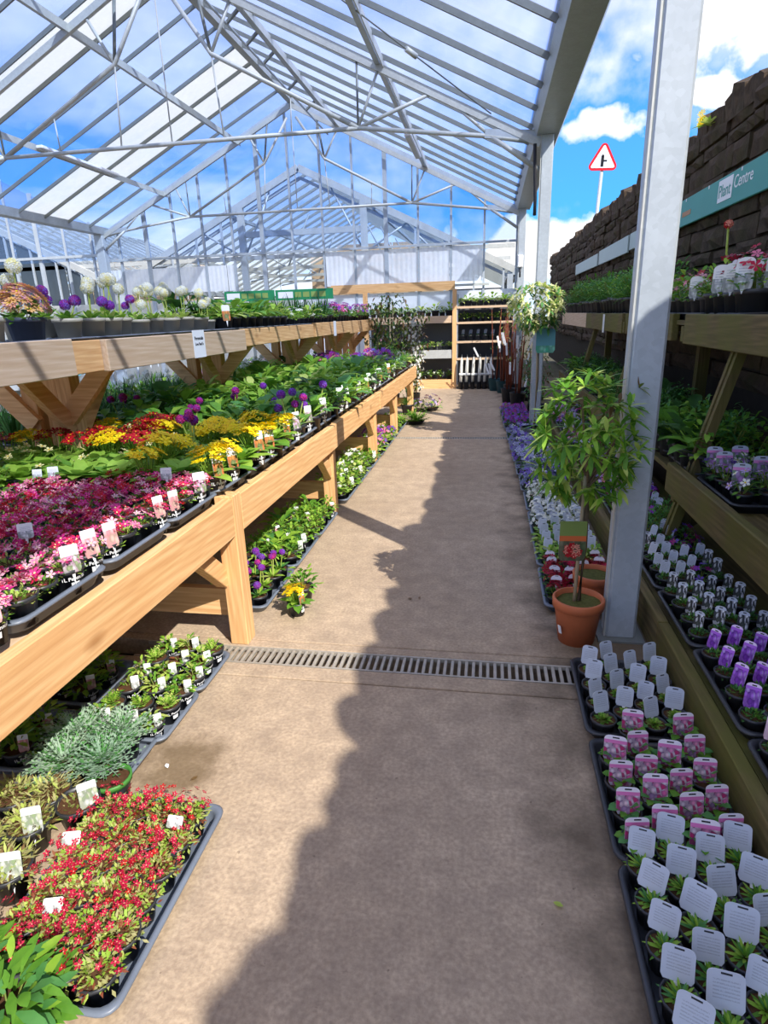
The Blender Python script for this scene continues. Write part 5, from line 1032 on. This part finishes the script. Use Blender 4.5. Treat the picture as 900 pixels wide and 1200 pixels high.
while y < 10.15:
    if section(y) != sec_: sec_ = section(y); row = 0
    sp = .108 if y < 2.6 else (.172 if y < 4.6 else (.20 if y < 7 else .225)); i = 0; x = -1.315
    while x > -2.92:
        on = inframe(x, y, .95, 45)
        if on:
            k = bench_kind(x, y, i); near_post = any(abs(y - q) < .16 and -3.0 < x < -2.5 for q in (3.5, 5.75, 8.2))
            if not near_post: potted(k, (x + rng.uniform(-.01, .01), y + rng.uniform(-.012, .012) + (sp / 2 if i % 2 and y > 4.6 else 0), .759 + (.03 if x > -1.83 else 0)), '%s, bench %s, %s row, %s from aisle' % (bd(k), sec_, ORD[row], ORD[i]), nm(k), 'potted plant', 'pots on the left bench', rng.uniform(.92, 1.1) * (1.0 if y < 2.62 else 1.32 if y < 4.6 else (1.35 if i == 0 else 1.65)), simple=(y > 5.5))
        x -= sp; i += 1
    y += sp; row += 1
# rear half of the bench, seen under the raised shelf
y = 3.3; row = 0
while y < 10:
    for i, x in enumerate((-3.15, -3.4, -3.65, -3.95)):
        if not inframe(x, y, .9, 20): continue
        if i == 0: k = 'grass' if y < 6 else 'grass_white'
        elif i == 1: k = 'grass_white' if y < 6.5 else rng.choice(['leafy_big', 'iberis'])
        elif i == 2: k = rng.choice(['bushy', 'leafy_lime', 'bushy_pink']) if y > 4 else 'grass_white'
        else: k = 'grass_c' if y < 7 else 'bushy'
        potted(k, (x + rng.uniform(-.02, .02), y + rng.uniform(-.03, .03), .759 - .007), '%s behind raised shelf posts, %s row back, %s along' % ({'grass': 'dark grassy pot', 'grass_white': 'grassy pot with white blooms', 'leafy_big': 'broad leaved pot', 'iberis': 'white flowered pot', 'bushy': 'bushy green pot', 'leafy_lime': 'lime leaved pot', 'bushy_pink': 'pink flowered pot', 'grass_c': 'grassy pot with cyan tag'}[k], ORD[i], ORD[row]), nm(k), 'potted plant', 'pots on the rear of the bench', 1.3, simple=True)
    y += .23; row += 1
# ================================================================== PLANTS, RAISED SHELF
for i in range(14):
    yc = 2.3 + .68 * i; tray(-2.44, yc, 1.502, .42, .66, 'shallow dark tray on raised shelf, %s from camera end' % ORD[i], h=.035)
ups = [(2.62, -2.33, 'drum_violet', 1.05), (2.92, -2.36, 'mum', .92), (3.22, -2.34, 'drum_violet', 1), (3.42, -2.33, 'drum_white', 1.0), (3.60, -2.33, 'drum_violet', 1), (3.76, -2.36, 'drum_white', 1), (3.94, -2.33, 'drum_white', .9), (4.14, -2.34, 'drum_white', .95), (4.36, -2.33, 'drum_white', .95), (4.6, -2.34, 'drum_white', 1.), (4.84, -2.33, 'drum_white', .95), (5.06, -2.36, 'drum_white', .8)]
ups += [(3.1, -2.55, 'drum_white', 1.1), (3.35, -2.58, 'drum_violet', 1.1), (3.9, -2.55, 'drum_white', 1.15), (4.25, -2.56, 'drum_violet', 1), (4.5, -2.55, 'drum_white', 1), (4.75, -2.58, 'drum_white', 1.05), (5.0, -2.6, 'leafy_dark', 1.9), (5.2, -2.5, 'grass', 1.2)]
q = 5.32; i = 0
while q < 11.8:
    for x in (-2.33, -2.52): ups.append((q, x, rng.choice(['leafy_lime', 'leafy_big', 'leafy_lime']) if q < 6.9 else rng.choice(['bedding', 'leafy_lime', 'grass', 'bedding_white']) if q < 8.8 else rng.choice(['bushy_pink', 'bedding', 'bushy_purple', 'bedding_white', 'bushy_grey']), 1.35 if q < 8.8 else 1.5))
    q += .19
for i, (y_, x_, k, s_) in enumerate(ups):
    d_ = {'drum_white': 'white drumstick primula in taupe pot', 'drum_violet': 'violet drumstick primula in taupe pot', 'mum': 'orange and pink chrysanthemum in dark pot', 'leafy_dark': 'dark leafy plant', 'grass': 'grassy potted plant', 'leafy_lime': 'lime leaved plant', 'leafy_big': 'broad leaved plant', 'bedding': 'green bedding plant', 'bedding_white': 'white flowered bedding plant', 'bushy_pink': 'pink flowered plant', 'bushy_purple': 'purple flowered plant', 'bushy_grey': 'grey leaved plant'}[k]
    potted(k, (x_, y_, 1.509), '%s on raised shelf, %s row, %s along' % (d_, 'front' if x_ > -2.45 else 'back', ORD[sum(1 for a in ups[:i] if (a[1] > -2.45) == (x_ > -2.45))]), nm(k), 'potted plant', 'pots on the raised shelf', s_, simple=(y_ > 6.0))
o = MB().tag((-2.24, 5.18, 1.60), .07, .13, 'tag_orange', .7, .1, .05, .2).build('red_plant_label'); tag(o, 'red plant label at front of raised shelf beside lime leaves', 'plant label')

# ================================================================== PLANTS, LEFT FLOOR
SPEC['bigleaf'] = dict(type='bush', pot=(.085, .12), leaf=['leaf_mid', 'leaf_bright', 'leaf_mid', 'leaf_fern'], n=130, R=.11, h=.12, ll=.075, lw=.026)
potted('bigleaf', (-1.05, .80, 0), 'leafy green perennial in black pot at bottom left corner', 'potted_perennial', s=1.0); potted('bigleaf', (-1.22, .84, 0), 'second leafy green perennial at left photo edge behind corner plant', 'potted_perennial', s=.95)
tray(-1.06, 1.19, 0, .44, .66, 'grey tray packed with red flowering saxifrage on the sunny floor')
block(-.925, .092, 4, .935, .10, 6, ZT, lambda i, j: 'saxi_red_b' if (i * 3 + j * 2) % 7 == 1 else 'saxi_red', 'red mossy saxifrage pot', 'sunny floor tray', 'red saxifrages on the floor', .0, .006, 1.05, sgn=-1)
for i, (x, y, k, d_) in enumerate(((-1.42, 1.32, 'straw_t', 'straw coloured sedum in black pot with tilted white label'), (-1.315, 1.42, 'spare_s', 'sparse sedum in wide black pot beside red saxifrage tray'), (-1.52, 1.24, 'straw', 'straw coloured sedum pot at left photo edge'), (-1.36, 1.16, 'straw_t', 'yellowish sedum pot left of red saxifrage tray'), (-1.56, 1.42, 'straw', 'brown tinged sedum pot in bench shade'), (-1.50, 1.10, 'straw', 'straw sedum pot cut by left photo edge behind corner plant'), (-1.44, 1.45, 'straw', 'pale sedum mound between black pot and silvery alpines'))):
    potted(k, (x, y, 0), d_, 'potted_sedum', 'potted plant', 'sedums by the red tray', 1.05, simple=False)
tray(-1.44, 1.68, 0, .38, .36, 'dark tray below the grey feathery alpines under the bench edge')
for i, (x, y) in enumerate(((-1.34, 1.60), (-1.48, 1.58), (-1.36, 1.74), (-1.52, 1.72))): potted('greymat', (x, y, ZT), 'silvery feathery alpine pot, %s of four behind the straw sedums' % ORD[i], 'potted_alpine', 'potted plant', 'silvery alpines', 1.15)
t = thing('green_pot', 'green rimmed pot of dry soil beside the silvery alpines', 'plant pot', (-1.265, 1.535, 0)); MB().lathe([(.06, .085), (.066, .085), (.067, .105), (.06, .105), (.058, .09)], 'plastic_green', n=18).lathe([(.001, 0), (.045, 0), (.06, .086)], 'plastic_black', n=18).build('pot', t); MB().disc((0, 0, .09), .059, 'soil', 14, .005, rng).build('soil', t)
for yc, nmx in ((1.96, 'nearer tray of small tagged perennials under the bench edge'), (2.30, 'farther tray of small tagged perennials under the bench edge')):
    tray(-1.41, yc, 0, .38, .335, nmx)
    block(-1.295, .118, 3, yc - .105, .112, 3, ZT, lambda i, j: rng.choice(['seed_a', 'seed_a', 'seed_b', 'seed_c']), lambda k: {'seed_b': 'feathery untagged seedling pot', 'seed_a': 'bushy tagged seedling pot', 'seed_c': 'sparse tagged seedling pot'}[k], nmx.split(' ')[0] + ' under-bench tray', 'small tagged perennials', 0, .010, .98, sgn=-1)
for j, yc in enumerate((1.75, 2.15)):
    tray(-1.83, yc, 0, .38, .36, 'shaded tray deep under the bench, %s' % ('nearer one' if j == 0 else 'farther one')); block(-1.72, .13, 2, yc - .1, .13, 2, ZT, 'bushy_f', 'shaded tagged perennial pot', 'deep under-bench tray ' + ORD[j], 'small tagged perennials', 0, .01, 1.0, sgn=-1)
# beyond the first bench post
potted('prim_yellow_t', (-1.045, 2.97, 0), 'yellow primula in black pot standing alone in front of bench post', 'potted_primula', s=.95); potted('bushy', (-1.06, 3.14, 0), 'green perennial in black pot behind the lone yellow primula', 'potted_perennial', s=1.15)
FL = [(3.22, 'drum'), (3.82, 'mixed'), (4.42, 'mixed'), (5.32, 'bed'), (5.92, 'bed'), (6.52, 'bed'), (7.16, 'pink'), (7.74, 'pink'), (8.42, 'green'), (9.0, 'green')]
for i, (yc, k) in enumerate(FL):
    tray(-1.43, yc, 0, .42, .57, 'floor tray below the bench beyond the drain, %s from drain' % ORD[i])
    kf = {'drum': lambda a, j: rng.choice(['drum_purple', 'drum_magenta', 'drum_purple']), 'mixed': lambda a, j: rng.choice(['bushy_f', 'feathery_t', 'bushy', 'leafy_big']), 'bed': lambda a, j: rng.choice(['bedding_t', 'bedding_white', 'bedding']), 'pink': lambda a, j: rng.choice(['bushy_pink', 'bushy_purple', 'leafy_lime']) if j > 0 else 'leafy_lime', 'green': lambda a, j: rng.choice(['bedding', 'bushy'])}[k]
    block(-1.30, .125, 3, yc - .2, .133, 4, ZT, kf, lambda q: {'drum_purple': 'purple drumstick primula pot', 'drum_magenta': 'magenta drumstick primula pot', 'bushy_f': 'tagged bushy perennial pot', 'feathery_t': 'tagged feathery pot', 'bushy': 'bushy green pot', 'leafy_big': 'broad leaved pot', 'bedding_t': 'tagged bedding pot', 'bedding': 'green bedding pot', 'bedding_white': 'white flowered bedding pot', 'bushy_pink': 'pink flowered pot', 'bushy_purple': 'purple flowered pot', 'leafy_lime': 'lime leaved pot'}[q], 'under-bench floor tray ' + ORD[i], 'pots on the floor below the bench', 0, .01, 1.0 if k != 'bed' else 1.15, sgn=-1, hgt=.15)
for x, y, k, s_, d_ in ((-1.10, 9.25, 'alyssum', 2.2, 'rounded green cushion plant on floor at far bench end'), (-.98, 10.6, 'clump_pink', 2.4, 'pink and white flowering clump on floor beyond green cushion'), (-1.2, 10.5, 'clump_pink', 2.0, 'pink flowering clump against the last bench post'), (-1.35, 10.2, 'feathery', 2.0, 'ferny clump beneath the far bench end')):
    potted(k, (x, y, 0), d_, nm(k), 'potted plant', 'clumps at the far bench end', s_, simple=False)

# ================================================================== PLANTS, END WALL
def rowp(xs, y, z, k, desc, where, s_=1.6):
    for i, x in enumerate(xs): potted(k(i) if callable(k) else k, (x, y, z), '%s on %s, %s from left' % (desc, where, ORD[i]), nm(k if not callable(k) else k(0)), 'potted plant', 'pots on the end shelves', s_, simple=True)
fr_ = lambda a, b, n: [a + (b - a) * i / (n - 1) for i in range(n)]
rowp(fr_(-2.6, -.9, 12), 14.1, 1.54, lambda i: 'leafy_lime' if i % 2 else 'bedding', 'green leafy pot', 'top end shelf', 1.5); rowp(fr_(-2.5, -.9, 9), 14.1, .82, lambda i: 'bedding', 'green bedding pot', 'middle end shelf', 1.5); rowp(fr_(-2.4, -.9, 8), 14.1, .18, lambda i: 'bedding_white', 'pale bedding pot', 'lowest end shelf', 1.5)
rowp(fr_(-.62, .42, 9), 14.1, 1.736, lambda i: 'leafy_lime' if i % 2 else 'bedding', 'green leafy pot', 'top rack shelf', 1.4); rowp(fr_(-.62, .42, 9), 14.1, 1.416, lambda i: 'bedding', 'green bedding pot', 'second rack shelf', 1.4)
rowp(fr_(-.6, .05, 5), 14.1, 1.016, lambda i: 'tuft_w', 'white-tagged pot', 'third rack shelf', 1.6)
for i, x in enumerate((-.62, -.50, -.36, -.22, -.10, .02)):
    t = thing('wrapped_rose', 'white wrapped bare root rose on rack base, %s from left' % ORD[i], 'wrapped plant', (x, 13.72, 0), group='wrapped roses'); MB().lathe([(.001, 0), (.05, 0), (.055, .16), (.06, .16), (.05, .15)], 'plastic_black').build('pot', t)
    m = MB(); m.tube([(0, 0, .14), (.01, 0, .4), (.02, 0, .62), (.02, 0, .74)], [.03, .036, .03, .006], 'wrap_white', 7); m.build('wrapping', t)
    MB().tag((.03, -.05, .30), .13, .05, 'tag_back', .2, .1, 0, .1).build('plant_label', t)
for i, (x, y, n) in enumerate(((.12, 13.4, 6), (.28, 13.0, 7), (.42, 12.3, 7), (.36, 11.6, 6), (.50, 11.0, 6))):
    t = thing('young_tree', 'bare stemmed young tree with white tags by end rack, %s from rack' % ORD[i], 'tree', (x, y, 0), group='young trees with white tags'); MB().lathe([(.001, 0), (.11, 0), (.14, .25), (.15, .25), (.13, .24)], 'plastic_teal' if i < 2 else 'plastic_black').build('pot', t); r = random.Random(40 + i); m = MB()
    for k in range(n):
        a = U(r, 0, 6.28); h_ = U(r, 1.0, 1.75); m.tube([(.04 * math.cos(a), .04 * math.sin(a), .2), (.07 * math.cos(a), .07 * math.sin(a), h_ * .6), (.10 * math.cos(a), .10 * math.sin(a), h_)], [.012, .010, .004], 'bark_red', 5)
    m.build('stems', t); f = MB()
    for k in range(46 if i > 1 else 16): a = U(r, 0, 6.28); q = U(r, .04, .2); f.leaf((q * math.cos(a), q * math.sin(a), U(r, .7, 1.6)), sphere(r), .07, .022, r.choice(['leaf_brown', 'leaf_olive', 'leaf_dark']), .4)
    f.build('foliage', t)
    for k in range(4 if i < 4 else 3): a = U(r, 3.6, 5.8); f = MB().tag((.1 * math.cos(a), .12 * math.sin(a), U(r, .35, 1.15)), .035, .22, 'print_white', U(r, -.5, .5), U(r, -.2, .2), 0, .3); f.build('plant_label', t).rotation_euler = (0, U(r, -.5, .5), 0)
# climbers at the end of the bench
for i, (x, y, h_, fl_) in enumerate(((-1.75, 11.2, 1.85, None), (-1.38, 11.3, 1.55, 'fl_white'), (-2.05, 11.6, 1.75, None))):
    t = thing('climbing_plant', ('dark leaved climber on canes beyond the far bench end', 'white blossoming climber on canes beside the aisle at bench end', 'tall dark climber behind the raised shelf end')[i], 'climbing plant', (x, y, 0), group='climbers'); r = random.Random(60 + i); MB().lathe([(.001, 0), (.10, 0), (.13, .22), (.135, .22), (.12, .21)], 'plastic_black').build('pot', t); m = MB()
    for k in range(3): a = k * 2.1; m.tube([(.06 * math.cos(a), .06 * math.sin(a), .15), (.03 * math.cos(a), .03 * math.sin(a), h_)], .007, 'cane', 6)
    m.build('support_canes', t); f = MB(); b = MB()
    for k in range(620): a = U(r, 0, 6.28); z_ = U(r, .3, h_ + .1); q = U(r, .03, .30 if z_ > h_ * .55 else .18); f.leaf((q * math.cos(a), q * math.sin(a), z_), sphere(r) + Vector((0, 0, -.2)), .075, .04, r.choice(['leaf_dark', 'leaf_dark', 'leaf_olive', 'leaf_brown'] if not fl_ else ['leaf_olive', 'leaf_dark', 'leaf_brown']), .4)
    for k in range(330 if fl_ else 20): a = U(r, 0, 6.28); z_ = U(r, .3, h_); q = U(r, .1, .24); b.flower((q * math.cos(a), q * math.sin(a), z_), (math.cos(a), math.sin(a), .2), .026, 'fl_white' if fl_ or k % 3 else 'fl_rose', 'fl_rose', 5, .1, r)
    f.build('foliage', t); b.build('flowers', t)
# dark shrubs between the second post and the staging
for i, (x, y, h_) in enumerate(((.72, 9.6, 1.1), (.78, 10.6, 1.3), (.72, 11.8, 1.5))):
    t = thing('dark_shrub', 'dark twiggy shrub behind the second steel post, %s from it' % ORD[i], 'shrub', (x, y, 0), group='dark shrubs'); r = random.Random(80 + i); MB().lathe([(.001, 0), (.11, 0), (.14, .24), (.145, .24), (.13, .23)], 'plastic_black').build('pot', t); f = MB(); crown(f, r, (0, 0, h_ * .6), (.2, .2, h_ * .42), 60, .07, .025, ['leaf_dark', 'leaf_fern', 'leaf_brown'], 5); f.build('foliage', t); MB().tube([(0, 0, .2), (.02, 0, h_ * .6)], .012, 'bark', 6).build('stem', t)
print('POTS', NPOT[0], 'objects', len(bpy.data.objects))
